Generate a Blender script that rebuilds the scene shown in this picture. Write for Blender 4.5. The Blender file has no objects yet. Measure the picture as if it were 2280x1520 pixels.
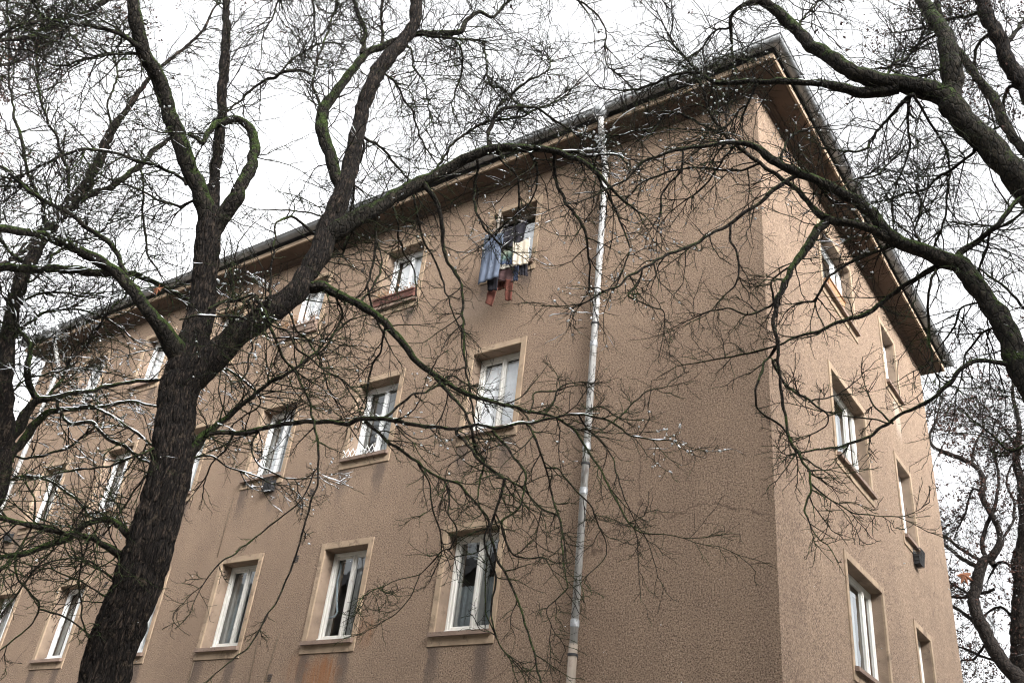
import bpy, bmesh, math, random
import numpy as np
from mathutils import Matrix
random.seed(7)
rng = np.random.default_rng(11)
scene = bpy.context.scene
COL = scene.collection

# ------------------------------------------------------------------ camera
CX, CY, CZ = 0.0, 0.0, 1.6
FPX = 2069.34                       # focal length in pixels of a 2280 px wide picture
YAW, PITCH, ROLL = -0.66333, 0.53753, 0.12024
XC = -3.6483                        # x of the building corner
YA = 10.0                           # plane of the long facade

def cam_axes():
    cy, sy = math.cos(YAW), math.sin(YAW)
    cp, sp = math.cos(PITCH), math.sin(PITCH)
    fwd = np.array([sy * cp, cy * cp, sp])
    right = np.array([cy, -sy, 0.0])
    up = np.cross(right, fwd)
    cr, sr = math.cos(ROLL), math.sin(ROLL)
    return np.stack([cr * right + sr * up, -sr * right + cr * up, fwd])
RC = cam_axes()
C0 = np.array([CX, CY, CZ])
cam_data = bpy.data.cameras.new("camera")
cam = bpy.data.objects.new("camera", cam_data)
COL.objects.link(cam)
cam_data.sensor_width = 36.0
cam_data.lens = 36.0 * FPX / 2280.0
cam_data.clip_start = 0.05
cam_data.clip_end = 2000.0
M = Matrix.Identity(4)
for i in range(3):
    M[i][0], M[i][1], M[i][2] = RC[0][i], RC[1][i], -RC[2][i]
    M[i][3] = C0[i]
cam.matrix_world = M
scene.camera = cam

# ------------------------------------------------------------------ light
SUN_EL, SUN_AZ = math.radians(23), math.radians(107)     # azimuth from +y towards +x
world = bpy.data.worlds.new("World")
scene.world = world
world.use_nodes = True
wt = world.node_tree
wt.nodes.clear()
w_out = wt.nodes.new("ShaderNodeOutputWorld")
w_bg = wt.nodes.new("ShaderNodeBackground")
w_sky = wt.nodes.new("ShaderNodeTexSky")
w_sky.sky_type = 'NISHITA'
w_sky.sun_disc = False
w_sky.sun_elevation = SUN_EL
w_sky.sun_rotation = SUN_AZ
w_sky.air_density = 1.0
w_sky.dust_density = 6.0
w_sky.ozone_density = 1.0
w_hsv = wt.nodes.new("ShaderNodeHueSaturation")          # overcast: nearly colourless sky
w_hsv.inputs['Saturation'].default_value = 0.06
wt.links.new(w_sky.outputs[0], w_hsv.inputs['Color'])
# an overcast sky is brightest overhead
w_tc = wt.nodes.new("ShaderNodeTexCoord")
w_sep = wt.nodes.new("ShaderNodeSeparateXYZ")
wt.links.new(w_tc.outputs['Generated'], w_sep.inputs[0])
w_mr = wt.nodes.new("ShaderNodeMapRange")
wt.links.new(w_sep.outputs[2], w_mr.inputs[0])
for i_, v_ in ((1, 0.0), (2, 0.9), (3, 0.9), (4, 1.25)): w_mr.inputs[i_].default_value = v_
w_mul = wt.nodes.new("ShaderNodeVectorMath")
w_mul.operation = 'SCALE'
wt.links.new(w_hsv.outputs[0], w_mul.inputs[0])
wt.links.new(w_mr.outputs[0], w_mul.inputs['Scale'])
wt.links.new(w_mul.outputs[0], w_bg.inputs['Color'])
w_bg.inputs["Strength"].default_value = 0.15
wt.links.new(w_bg.outputs[0], w_out.inputs[0])
sd = bpy.data.lights.new("sun", 'SUN')
sd.energy = 1.15
sd.angle = math.radians(42)
sd.color = (1.0, 0.97, 0.93)
sun = bpy.data.objects.new("sun", sd)
COL.objects.link(sun)
from mathutils import Vector
sdir = Vector((math.sin(SUN_AZ) * math.cos(SUN_EL), math.cos(SUN_AZ) * math.cos(SUN_EL), math.sin(SUN_EL)))
sun.rotation_euler = sdir.to_track_quat('Z', 'Y').to_euler()
sun.location = (20, 20, 40)
scene.view_settings.view_transform = 'Standard'
scene.view_settings.look = 'None'
scene.view_settings.exposure = 2.25
scene.view_settings.gamma = 1.0
scene.cycles.max_bounces = 6
scene.cycles.filter_width = 1.1
scene.cycles.transparent_max_bounces = 12
scene.cycles.caustics_reflective = False
scene.cycles.caustics_refractive = False

# ------------------------------------------------------------------ pixels of the photograph -> rays
def ray(u, v):
    return RC.T @ np.array([(u - 1140.0) / FPX, -(v - 760.0) / FPX, 1.0])
def at_range(u, v, h):
    """point seen at (u, v) at horizontal distance h from the camera, and its depth"""
    d = ray(u, v)
    t = h / math.hypot(d[0], d[1])
    return C0 + d * t, t
def on_a(u, v, out=0.0):
    d = ray(u, v)
    return C0 + d * ((YA - out) / d[1])
def on_b(u, v, out=0.0):
    d = ray(u, v)
    return C0 + d * ((XC + out) / d[0])

# ------------------------------------------------------------------ materials
def new_mat(name):
    m = bpy.data.materials.new(name)
    m.use_nodes = True
    nt = m.node_tree
    b = nt.nodes.get("Principled BSDF")
    return m, nt, b
class N:
    """tiny helper round a node tree"""
    def __init__(self, nt): self.nt = nt
    def node(self, t, **kw):
        n = self.nt.nodes.new(t)
        for k, v in kw.items(): setattr(n, k, v)
        return n
    def link(self, a, b): self.nt.links.new(a, b)
    def coord(self, scale=(1, 1, 1), geo=False):
        if geo:
            src = self.node("ShaderNodeNewGeometry").outputs['Position']
        else:
            src = self.node("ShaderNodeTexCoord").outputs['Object']
        mp = self.node("ShaderNodeMapping")
        mp.inputs['Scale'].default_value = scale
        self.link(src, mp.inputs['Vector'])
        return mp.outputs[0]
    def noise(self, vec, scale, detail=4, rough=0.55):
        n = self.node("ShaderNodeTexNoise")
        n.inputs['Scale'].default_value = scale
        n.inputs['Detail'].default_value = detail
        n.inputs['Roughness'].default_value = rough
        if vec is not None: self.link(vec, n.inputs['Vector'])
        return n.outputs['Fac']
    def vor(self, vec, scale, out='Distance', feature='F1'):
        n = self.node("ShaderNodeTexVoronoi", feature=feature)
        n.inputs['Scale'].default_value = scale
        if vec is not None: self.link(vec, n.inputs['Vector'])
        return n.outputs[out]
    def ramp(self, fac, stops, interp='LINEAR'):
        r = self.node("ShaderNodeValToRGB")
        r.color_ramp.interpolation = interp
        e = r.color_ramp.elements
        while len(e) > 1: e.remove(e[-1])
        e[0].position = stops[0][0]; e[0].color = col4(stops[0][1])
        for p, c in stops[1:]:
            k = e.new(p); k.color = col4(c)
        self.link(fac, r.inputs[0])
        return r.outputs[0]
    def mix(self, fac, a, b, mode='MIX'):
        m = self.node("ShaderNodeMix", data_type='RGBA', blend_type=mode)
        for s, v in ((m.inputs[0], fac), (m.inputs[6], a), (m.inputs[7], b)):
            if hasattr(v, 'is_linked') or isinstance(v, bpy.types.NodeSocket): self.link(v, s)
            elif s == m.inputs[0]: s.default_value = v
            else: s.default_value = col4(v)
        return m.outputs[2]
    def math(self, op, a, b=None, clamp=False):
        m = self.node("ShaderNodeMath", operation=op, use_clamp=clamp)
        for s, v in ((m.inputs[0], a), (m.inputs[1], b)):
            if v is None: continue
            if isinstance(v, bpy.types.NodeSocket): self.link(v, s)
            else: s.default_value = v
        return m.outputs[0]
    def step(self, x, a, b):
        """smooth 0..1 as x goes a -> b"""
        m = self.node("ShaderNodeMapRange", interpolation_type='SMOOTHSTEP')
        self.link(x, m.inputs[0])
        m.inputs[1].default_value = a; m.inputs[2].default_value = b
        if a > b:
            m.inputs[1].default_value = b; m.inputs[2].default_value = a
            m.inputs[3].default_value = 1.0; m.inputs[4].default_value = 0.0
        return m.outputs[0]
    def bump(self, h, strength, dist, bsdf):
        b = self.node("ShaderNodeBump")
        b.inputs['Strength'].default_value = strength
        b.inputs['Distance'].default_value = dist
        self.link(h, b.inputs['Height'])
        self.link(b.outputs[0], bsdf.inputs['Normal'])
def col4(c):
    if isinstance(c, (int, float)): return (c, c, c, 1)
    return (c[0], c[1], c[2], 1)

def mat_roughcast():
    m, nt, b = new_mat("roughcast_render")
    n = N(nt)
    v = n.coord(geo=True)
    sep = n.node("ShaderNodeSeparateXYZ"); n.link(v, sep.inputs[0])
    X, Y, Z = sep.outputs
    big = n.noise(v, 0.45, 5, 0.6)
    mid = n.noise(v, 2.2, 6, 0.65)
    base = n.ramp(big, [(0.32, (0.238, 0.168, 0.120)), (0.68, (0.292, 0.210, 0.150))])
    base = n.mix(n.ramp(mid, [(0.38, 0.0), (0.66, 0.45)]), base, (0.195, 0.140, 0.104))
    # grains and pits of the scraped finish, worn smoother in places
    wear = n.ramp(n.noise(v, 1.1, 4, 0.6), [(0.35, 0.8), (0.6, 1.0)])
    g = n.noise(v, 50, 3, 0.75)
    pit = n.vor(v, 34)
    pits = n.ramp(pit, [(0.12, 1.0), (0.32, 0.0)])
    gsel = n.ramp(n.noise(v, 16, 3, 0.6), [(0.38, 0.0), (0.56, 1.0)])
    pits = n.math('MULTIPLY', n.math('MULTIPLY', pits, gsel), wear)
    colr = n.mix(n.math('MULTIPLY', n.ramp(g, [(0.38, 0.95), (0.54, 0.0)]), wear), base, (0.075, 0.052, 0.038))
    colr = n.mix(n.math('MULTIPLY', n.ramp(g, [(0.53, 0.0), (0.70, 0.75)]), wear), colr, (0.46, 0.355, 0.27))
    colr = n.mix(n.math('MULTIPLY', pits, 0.85), colr, (0.04, 0.028, 0.021))
    wht = n.ramp(n.vor(v, 23), [(0.0, 1.0), (0.10, 1.0), (0.135, 0.0)])
    wsel = n.ramp(n.noise(v, 9, 2, 0.5), [(0.5, 0.0), (0.6, 1.0)])
    colr = n.mix(n.math('MULTIPLY', n.math('MULTIPLY', wht, wsel), 0.5), colr, (0.52, 0.46, 0.41))
    # a few hairline cracks
    dv = n.node("ShaderNodeVectorMath", operation='ADD')
    wob = n.node("ShaderNodeTexNoise"); wob.inputs['Scale'].default_value = 1.6; wob.inputs['Detail'].default_value = 5
    n.link(v, wob.inputs['Vector']); n.link(v, dv.inputs[0])
    sc_ = n.node("ShaderNodeVectorMath", operation='SCALE'); n.link(wob.outputs['Color'], sc_.inputs[0]); sc_.inputs['Scale'].default_value = 0.9
    n.link(sc_.outputs[0], dv.inputs[1])
    crack = n.ramp(n.vor(dv.outputs[0], 0.33, 'Distance', 'DISTANCE_TO_EDGE'), [(0.0, 1.0), (0.0022, 0.7), (0.0045, 0.0)])
    csel = n.ramp(n.noise(v, 0.4, 2, 0.5), [(0.50, 0.0), (0.56, 1.0)])
    colr = n.mix(n.math('MULTIPLY', n.math('MULTIPLY', crack, csel), 0.75), colr, (0.06, 0.042, 0.032))
    # rain streaks (long, vertical)
    sv = n.coord((2.2, 2.2, 0.10), geo=True)
    streak = n.ramp(n.noise(sv, 1.0, 5, 0.65), [(0.46, 0.0), (0.72, 0.28)])
    colr = n.mix(streak, colr, (0.15, 0.105, 0.079))
    # soot runs under the sill ends of the long facade, one pair per window bay
    isA = n.math('LESS_THAN', Y, 10.05)
    ph = n.math('MODULO', n.math('ADD', X, 23.0 * 2.5155 + 8.6495), 2.5155)     # 0 at the left edge of each surround
    jag = n.math('MULTIPLY', n.math('SUBTRACT', n.noise(v, 5.0, 4, 0.6), 0.5), 0.22)
    ph2 = n.math('ADD', ph, jag)
    runs = n.math('ADD',
                  n.math('MULTIPLY', n.step(ph2, -0.02, 0.06), n.step(ph2, 0.34, 0.12)),
                  n.math('MULTIPLY', n.step(ph2, 0.78, 0.92), n.step(ph2, 1.12, 1.0)))
    tot = None
    for zb, dep in ((4.447, 1.1), (7.470, 0.75), (10.498, 0.45)):
        zz = n.math('ADD', Z, n.math('MULTIPLY', jag, 1.4))
        band = n.math('MULTIPLY', n.step(zz, zb - dep, zb - 0.12), n.math('LESS_THAN', Z, zb + 0.05))
        tot = band if tot is None else n.math('ADD', tot, band)
    runs = n.math('MULTIPLY', n.math('MULTIPLY', runs, tot), n.math('MULTIPLY', isA, n.math('LESS_THAN', X, -7.45)))
    colr = n.mix(n.math('MULTIPLY', runs, 0.62, True), colr, (0.066, 0.054, 0.050))
    # rust-orange stain under one window
    def blob(cx, cz, rx, rz, k):
        dx = n.math('DIVIDE', n.math('SUBTRACT', X, cx), rx)
        dz = n.math('DIVIDE', n.math('SUBTRACT', Z, cz), rz)
        d = n.math('SQRT', n.math('ADD', n.math('MULTIPLY', dx, dx), n.math('MULTIPLY', dz, dz)))
        d = n.math('ADD', d, n.math('MULTIPLY', n.math('SUBTRACT', n.noise(v, 4.0, 4, 0.6), 0.5), 0.9))
        return n.math('MULTIPLY', n.step(d, 1.05, 0.35), k)
    st = n.math('ADD', n.math('ADD', blob(-10.62, 4.12, 0.46, 0.42, 0.9), blob(-9.86, 4.72, 0.24, 0.30, 0.5)), blob(-11.25, 4.25, 0.3, 0.3, 0.22), True)
    drip = n.ramp(n.noise(n.coord((14, 14, 0.5), geo=True), 1.0, 3, 0.6), [(0.40, 0.25), (0.62, 1.0)])
    st = n.math('MULTIPLY', n.math('MULTIPLY', st, isA), drip)
    colr = n.mix(n.math('MULTIPLY', st, n.ramp(g, [(0.3, 0.55), (0.6, 0.95)])), colr, (0.235, 0.085, 0.022))
    # whitish lime run under one sill of the end facade, pale repair on the long one
    dy = n.math('ABSOLUTE', n.math('SUBTRACT', Y, 16.75))
    run = n.math('MULTIPLY', n.step(n.math('ADD', dy, jag), 0.26, 0.12), n.math('MULTIPLY', n.step(Z, 9.55, 10.1), n.math('LESS_THAN', Z, 10.52)))
    run = n.math('MULTIPLY', run, n.math('GREATER_THAN', Y, 10.2))
    colr = n.mix(n.math('MULTIPLY', run, 0.55), colr, (0.46, 0.39, 0.32))
    pale = n.math('MULTIPLY', blob(-8.75, 10.05, 0.5, 0.35, 0.35), isA)
    colr = n.mix(pale, colr, (0.36, 0.28, 0.22))
    n.link(colr, b.inputs['Base Color'])
    b.inputs['Roughness'].default_value = 0.95
    b.inputs['Specular IOR Level'].default_value = 0.15
    h = n.math('SUBTRACT', n.math('MULTIPLY', g, 0.8), pits)
    n.bump(h, 0.5, 0.016, b)
    return m

def mat_simple(name, c, rough=0.7, var=0.25, scale=8.0, spec=0.3, metal=0.0, dirt=None, bump=0.0, bscale=40, stretch=(1, 1, 1)):
    m, nt, b = new_mat(name)
    n = N(nt)
    v = n.coord(stretch, geo=True)
    f = n.noise(v, scale, 5, 0.6)
    lo = tuple(x * (1 - var) for x in c); hi = tuple(min(1, x * (1 + var)) for x in c)
    colr = n.ramp(f, [(0.3, lo), (0.7, hi)])
    if dirt:
        colr = n.mix(n.ramp(n.noise(v, scale * dirt[2], 6, 0.7), [(dirt[1], 0.0), (dirt[1] + 0.1, 1.0)]), colr, dirt[0])
    n.link(colr, b.inputs['Base Color'])
    b.inputs['Roughness'].default_value = rough
    b.inputs['Specular IOR Level'].default_value = spec
    b.inputs['Metallic'].default_value = metal
    if bump:
        n.bump(n.noise(v, bscale, 4, 0.6), bump, 0.02, b)
    return m

def mat_bark(name, dark, light, moss, moss_amt, stretch=0.18, scale=28, moss_up=0.3):
    m, nt, b = new_mat(name)
    n = N(nt)
    v = n.coord((1, 1, stretch), geo=True)
    v1 = n.coord(geo=True)
    f = n.noise(v, scale, 6, 0.7)
    colr = n.ramp(f, [(0.38, tuple(x * 0.45 for x in dark)), (0.52, dark), (0.70, light)])
    cr = n.ramp(n.vor(n.coord((1, 1, stretch * 1.1), geo=True), scale * .55, 'Distance', 'DISTANCE_TO_EDGE'), [(0.02, 0.85), (0.12, 0.0)])
    colr = n.mix(cr, colr, tuple(x * 0.35 for x in dark))
    lich = n.ramp(n.noise(v1, 14, 5, 0.7), [(0.56, 0.0), (0.68, 0.55)])
    colr = n.mix(lich, colr, (light[0] * 1.25, light[1] * 1.3, light[2] * 1.2))
    geo = n.node("ShaderNodeNewGeometry")
    sp = n.node("ShaderNodeSeparateXYZ"); n.link(geo.outputs['Normal'], sp.inputs[0])
    up = n.math('MULTIPLY', sp.outputs[2], moss_up)
    mk = n.math('ADD', n.math('ADD', n.math('MULTIPLY', n.noise(v1, 3.5, 5, 0.65), .5), n.math('MULTIPLY', n.noise(v1, 11, 4, 0.6), .5)), up)
    mk = n.math('ADD', mk, n.math('MULTIPLY', n.math('SUBTRACT', n.noise(v1, 45, 3, 0.6), 0.5), 0.5))
    mf = n.ramp(mk, [(0.80 - moss_amt, 0.0), (0.95 - moss_amt, 1.0)])
    mc = n.ramp(n.noise(v1, 60, 3, 0.6), [(0.35, tuple(x * 0.5 for x in moss)), (0.7, tuple(x * 1.5 for x in moss))])
    colr = n.mix(mf, colr, mc)
    n.link(colr, b.inputs['Base Color'])
    b.inputs['Roughness'].default_value = 0.9
    b.inputs['Specular IOR Level'].default_value = 0.2
    n.bump(n.math('SUBTRACT', n.math('ADD', f, n.math('MULTIPLY', mf, .5)), n.math('MULTIPLY', cr, .6)), 0.9, 0.03, b)
    return m

def mat_glass():
    m, nt, b = new_mat("window_glass")
    nt.nodes.remove(b)
    n = N(nt)
    out = [x for x in nt.nodes if x.type == 'OUTPUT_MATERIAL'][0]
    tr = n.node("ShaderNodeBsdfTransparent"); tr.inputs[0].default_value = (0.97, 0.985, 0.98, 1)
    gl = n.node("ShaderNodeBsdfGlossy"); gl.inputs['Roughness'].default_value = 0.02
    gl.inputs[0].default_value = (0.9, 0.93, 0.95, 1)
    v = n.coord(geo=True)
    bp = n.node("ShaderNodeBump"); bp.inputs['Strength'].default_value = 0.12; bp.inputs['Distance'].default_value = 0.02
    n.link(n.noise(v, 3.0, 2, 0.5), bp.inputs['Height'])
    n.link(bp.outputs[0], gl.inputs['Normal'])
    lw = n.node("ShaderNodeLayerWeight"); lw.inputs[0].default_value = 0.5
    mx = n.node("ShaderNodeMixShader")
    sch = n.math('POWER', lw.outputs['Facing'], 4.0)
    n.link(n.math('ADD', n.math('MULTIPLY', sch, 0.95), 0.085, True), mx.inputs[0])      # two panes' worth of reflection, the same from both sides
    n.link(tr.outputs[0], mx.inputs[1]); n.link(gl.outputs[0], mx.inputs[2])
    n.link(mx.outputs[0], out.inputs[0])
    return m

def mat_gradient_cloth():
    m, nt, b = new_mat("tie_dye_cloth")
    n = N(nt)
    v = n.coord(geo=True)
    sp = n.node("ShaderNodeSeparateXYZ"); n.link(v, sp.inputs[0])
    z = n.math('ADD', sp.outputs[2], n.math('MULTIPLY', n.noise(v, 9, 4, 0.6), 0.12))
    c = n.ramp(n.node("ShaderNodeMapRange").outputs[0], [(0.0, (0.03, 0.04, 0.12)), (0.38, (0.05, 0.07, 0.15)), (0.55, (0.09, 0.15, 0.13)), (0.8, (0.26, 0.29, 0.22)), (1.0, (0.5, 0.48, 0.4))])
    mr = [x for x in nt.nodes if x.type == 'MAP_RANGE'][0]
    n.link(z, mr.inputs[0]); mr.inputs[1].default_value = 10.35; mr.inputs[2].default_value = 10.95
    n.link(c, b.inputs['Base Color']); b.inputs['Roughness'].default_value = 0.9
    return m

MAT = {
    'wall': mat_roughcast(),
    'plaster': mat_simple("smooth_plaster", (0.300, 0.224, 0.156), 0.9, 0.22, 3.0, 0.2, dirt=((0.175, 0.128, 0.092), 0.54, 1.6), bump=0.25, bscale=70),
    'sill': mat_simple("sill_render", (0.20, 0.145, 0.115), 0.9, 0.3, 6.0, 0.2, dirt=((0.10, 0.075, 0.06), 0.55, 2.0), bump=0.4, bscale=50),
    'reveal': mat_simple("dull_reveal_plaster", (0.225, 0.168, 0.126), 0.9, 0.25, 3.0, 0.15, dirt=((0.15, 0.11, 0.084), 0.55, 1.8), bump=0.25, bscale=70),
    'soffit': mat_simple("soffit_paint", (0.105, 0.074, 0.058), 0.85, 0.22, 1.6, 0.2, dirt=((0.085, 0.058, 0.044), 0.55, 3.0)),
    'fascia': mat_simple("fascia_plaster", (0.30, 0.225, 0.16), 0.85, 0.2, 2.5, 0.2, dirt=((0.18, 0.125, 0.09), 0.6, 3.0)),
    'zinc': mat_simple("weathered_zinc", (0.27, 0.28, 0.29), 0.45, 0.25, 4.0, 0.5, 0.2, dirt=((0.13, 0.13, 0.125), 0.58, 2.0)),
    'pipe': mat_simple("galvanised_pipe", (0.42, 0.415, 0.405), 0.45, 0.2, 2.0, 0.4, 0.1, dirt=((0.22, 0.205, 0.19), 0.52, 3.0), stretch=(3, 3, 0.6)),
    'pipe_tan': mat_simple("tan_painted_pipe", (0.21, 0.175, 0.14), 0.6, 0.2, 3.0, 0.4, dirt=((0.16, 0.12, 0.10), 0.6, 2.0)),
    'roof': mat_simple("dark_roof_covering", (0.06, 0.058, 0.06), 0.8, 0.3, 4.0),
    'white': mat_simple("peeling_white_paint", (0.66, 0.645, 0.60), 0.6, 0.10, 5.0, 0.35, dirt=((0.17, 0.13, 0.10), 0.62, 8.0), stretch=(1, 1, 0.35)),
    'clean_white': mat_simple("white_window_paint", (0.74, 0.75, 0.75), 0.5, 0.06, 4.0, 0.4, dirt=((0.4, 0.37, 0.33), 0.66, 5.0)),
    'grey_wood': mat_simple("bare_grey_wood", (0.26, 0.225, 0.19), 0.8, 0.3, 9.0, 0.2, dirt=((0.5, 0.47, 0.43), 0.58, 2.0), stretch=(1, 1, 0.3)),
    'inner': mat_simple("inner_window_paint", (0.34, 0.35, 0.34), 0.6, 0.15, 3.0),
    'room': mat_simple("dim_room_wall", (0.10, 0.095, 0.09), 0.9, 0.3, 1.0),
    'curtain': mat_simple("white_net_curtain", (0.86, 0.87, 0.90), 0.9, 0.06, 6.0, 0.1),
    'curtain_grey': mat_simple("grey_net_curtain", (0.30, 0.335, 0.35), 0.9, 0.25, 5.0, 0.1),
    'lace': mat_simple("patterned_lace_curtain", (0.84, 0.85, 0.89), 0.9, 0.10, 6.0, 0.1, dirt=((0.62, 0.36, 0.33), 0.60, 1.3)),
    'glass': mat_glass(),
    'dark_metal': mat_simple("black_metal", (0.03, 0.03, 0.032), 0.6, 0.3, 6.0),
    'terracotta': mat_simple("terracotta", (0.105, 0.046, 0.036), 0.8, 0.3, 6.0, dirt=((0.075, 0.045, 0.036), 0.58, 2.0)),
    'wood_box': mat_simple("orange_wood", (0.34, 0.19, 0.10), 0.75, 0.3, 7.0, stretch=(1, 0.3, 1)),
    'dry_plant': mat_simple("dried_plant", (0.22, 0.115, 0.055), 0.9, 0.5, 14.0),
    'denim': mat_simple("washed_denim", (0.085, 0.102, 0.138), 0.95, 0.35, 9.0, 0.1, dirt=((0.16, 0.18, 0.22), 0.56, 1.4), stretch=(1, 1, 0.4)),
    'denim_dark': mat_simple("dark_denim", (0.045, 0.055, 0.09), 0.95, 0.3, 9.0, 0.1),
    'black_cloth': mat_simple("black_cloth", (0.018, 0.017, 0.021), 0.95, 0.3, 9.0, 0.1),
    'beige_cloth': mat_simple("beige_cloth", (0.47, 0.41, 0.33), 0.95, 0.10, 8.0, 0.1),
    'cream_cloth': mat_simple("cream_cloth", (0.60, 0.56, 0.49), 0.95, 0.14, 8.0, 0.1),
    'rust_cloth': mat_simple("rust_red_cloth", (0.095, 0.036, 0.027), 0.95, 0.25, 9.0, 0.1),
    'brown_cloth': mat_simple("maroon_cloth", (0.07, 0.042, 0.042), 0.95, 0.25, 9.0, 0.1),
    'tie_dye': mat_gradient_cloth(),
    'trunk_bark': mat_bark("furrowed_trunk_bark", (0.013, 0.010, 0.0082), (0.092, 0.066, 0.050), (0.026, 0.038, 0.010), 0.05, 0.20, 62, 0.10),
    'limb_bark': mat_bark("mossy_limb_bark", (0.018, 0.0150, 0.0118), (0.062, 0.050, 0.038), (0.033, 0.052, 0.011), 0.30, 0.4, 44, 0.40),
    'pale_limb_bark': mat_bark("greenish_limb_bark", (0.024, 0.020, 0.015), (0.085, 0.070, 0.050), (0.038, 0.060, 0.013), 0.25, 0.3, 46, 0.36),
    'twig_bark': mat_bark("twig_bark", (0.020, 0.0165, 0.0135), (0.055, 0.043, 0.033), (0.034, 0.054, 0.012), 0.28, 1.0, 20, 0.24),
    'far_bark': mat_bark("far_tree_bark", (0.024, 0.019, 0.0165), (0.062, 0.049, 0.040), (0.024, 0.034, 0.011), 0.10, 0.6, 20, 0.20),
    'snow': mat_simple("fresh_snow", (0.86, 0.88, 0.92), 0.7, 0.04, 10.0, 0.3),
    'dead_leaf': mat_simple("withered_leaf", (0.045, 0.021, 0.015), 0.9, 0.5, 30.0),
    'brown_leaf': mat_simple("brown_maple_leaf", (0.15, 0.06, 0.03), 0.8, 0.3, 20.0),
    'far_wall': mat_simple("grey_render", (0.10, 0.09, 0.08), 0.9, 0.2, 1.0),
    'ground': mat_simple("winter_ground", (0.22, 0.21, 0.19), 0.95, 0.4, 0.6, dirt=((0.4, 0.4, 0.42), 0.70, 3.0)),
    'pavement': mat_simple("concrete_pavement", (0.22, 0.21, 0.20), 0.9, 0.2, 2.0),
    'wire': mat_simple("aged_wire", (0.10, 0.075, 0.05), 0.7, 0.2, 5.0),
    'tape': mat_simple("blue_grey_tape", (0.24, 0.30, 0.34), 0.7, 0.15, 5.0),
}

# ------------------------------------------------------------------ mesh helpers
def link(ob, parent=None):
    COL.objects.link(ob)
    if parent is not None: ob.parent = parent
    return ob
def mesh_obj(name, V, F, mat, parent=None, smooth=False):
    me = bpy.data.meshes.new(name)
    me.from_pydata([tuple(map(float, v)) for v in V], [], F)
    me.materials.append(MAT[mat])
    if smooth:
        me.polygons.foreach_set('use_smooth', [True] * len(me.polygons))
    me.update()
    return link(bpy.data.objects.new(name, me), parent)
def quad_mesh_obj(name, V, F, mat, parent=None, smooth=True):
    """V (n,3) float array, F (m,4) int array (a triangle repeats its last index never: quads only)"""
    V = np.ascontiguousarray(V, np.float32); F = np.ascontiguousarray(F.reshape(-1, F.shape[-1]), np.int32)
    k = F.shape[1]
    me = bpy.data.meshes.new(name)
    me.vertices.add(len(V)); me.vertices.foreach_set('co', V.ravel())
    me.loops.add(F.size); me.loops.foreach_set('vertex_index', F.ravel())
    me.polygons.add(len(F)); me.polygons.foreach_set('loop_start', np.arange(0, F.size, k, dtype=np.int32))
    pass
    me.polygons.foreach_set('use_smooth', np.full(len(F), smooth, dtype=bool))
    me.materials.append(MAT[mat])
    me.update(calc_edges=True)
    return link(bpy.data.objects.new(name, me), parent)
def empty(name, loc, label, cat, group=None):
    o = bpy.data.objects.new(name, None)
    o.location = loc
    o.empty_display_size = 0.2
    link(o)
    tag(o, label, cat, group)
    bpy.context.view_layer.update()
    return o
def tag(o, label=None, cat=None, group=None, kind=None):
    if label: o['label'] = label
    if cat: o['category'] = cat
    if group: o['group'] = group
    if kind: o['kind'] = kind
    return o
def fa(s, o, z): return (s, YA - o, z)           # long facade: s = x, o = out of the wall
def fb(s, o, z): return (XC + o, s, z)           # end facade:  s = y
class MB:
    def __init__(self, off=(0, 0, 0)): self.V = []; self.F = []; self.off = off
    def add(self, V, F):
        b = len(self.V)
        self.V += [(v[0] - self.off[0], v[1] - self.off[1], v[2] - self.off[2]) for v in V]
        self.F += [tuple(i + b for i in f) for f in F]
    def box(self, m, s0, s1, o0, o1, z0, z1):
        V = [m(s, o, z) for z in (z0, z1) for o in (o0, o1) for s in (s0, s1)]
        self.add(V, [(0, 2, 3, 1), (4, 5, 7, 6), (2, 6, 7, 3), (0, 1, 5, 4), (0, 4, 6, 2), (1, 3, 7, 5)])
    def bevbox(self, m, s0, s1, o0, o1, z0, z1, b=0.006):
        """box with the front (outer) edges chamfered"""
        V = [m(s, o0, z) for s, z in ((s0, z0), (s1, z0), (s1, z1), (s0, z1))]
        V += [m(s, o1 - b, z) for s, z in ((s0, z0), (s1, z0), (s1, z1), (s0, z1))]
        V += [m(s, o1, z) for s, z in ((s0 + b, z0 + b), (s1 - b, z0 + b), (s1 - b, z1 - b), (s0 + b, z1 - b))]
        F = [(3, 2, 1, 0), (8, 9, 10, 11)]
        for i in range(4):
            j = (i + 1) % 4
            F += [(i, j, 4 + j, 4 + i), (4 + i, 4 + j, 8 + j, 8 + i)]
        self.add(V, F)
    def tube(self, pts, r, sides=12, cap=True):
        pts = [np.array(p, float) for p in pts]
        n = len(pts)
        rr = r if hasattr(r, '__len__') else [r] * n
        V, F = [], []
        T0 = pts[1] - pts[0]
        ref = np.array([0, 0, 1.0]) if abs(T0[2]) < 0.9 * np.linalg.norm(T0) else np.array([1.0, 0, 0])
        u = np.cross(T0, ref); u /= np.linalg.norm(u)
        for i in range(n):
            t = pts[min(i + 1, n - 1)] - pts[max(i - 1, 0)]
            t /= np.linalg.norm(t)
            u = u - t * (u @ t); u /= np.linalg.norm(u)
            w = np.cross(t, u)
            for k in range(sides):
                a = 2 * math.pi * k / sides
                V.append(pts[i] + rr[i] * (math.cos(a) * u + math.sin(a) * w))
        for i in range(n - 1):
            for k in range(sides):
                k2 = (k + 1) % sides
                F.append((i * sides + k, i * sides + k2, (i + 1) * sides + k2, (i + 1) * sides + k))
        if cap:
            F.append(tuple(range(sides))[::-1]); F.append(tuple((n - 1) * sides + k for k in range(sides)))
        self.add(V, F)
    def build(self, name, mat, parent=None, smooth=False):
        return mesh_obj(name, self.V, self.F, mat, parent, smooth)

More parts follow.
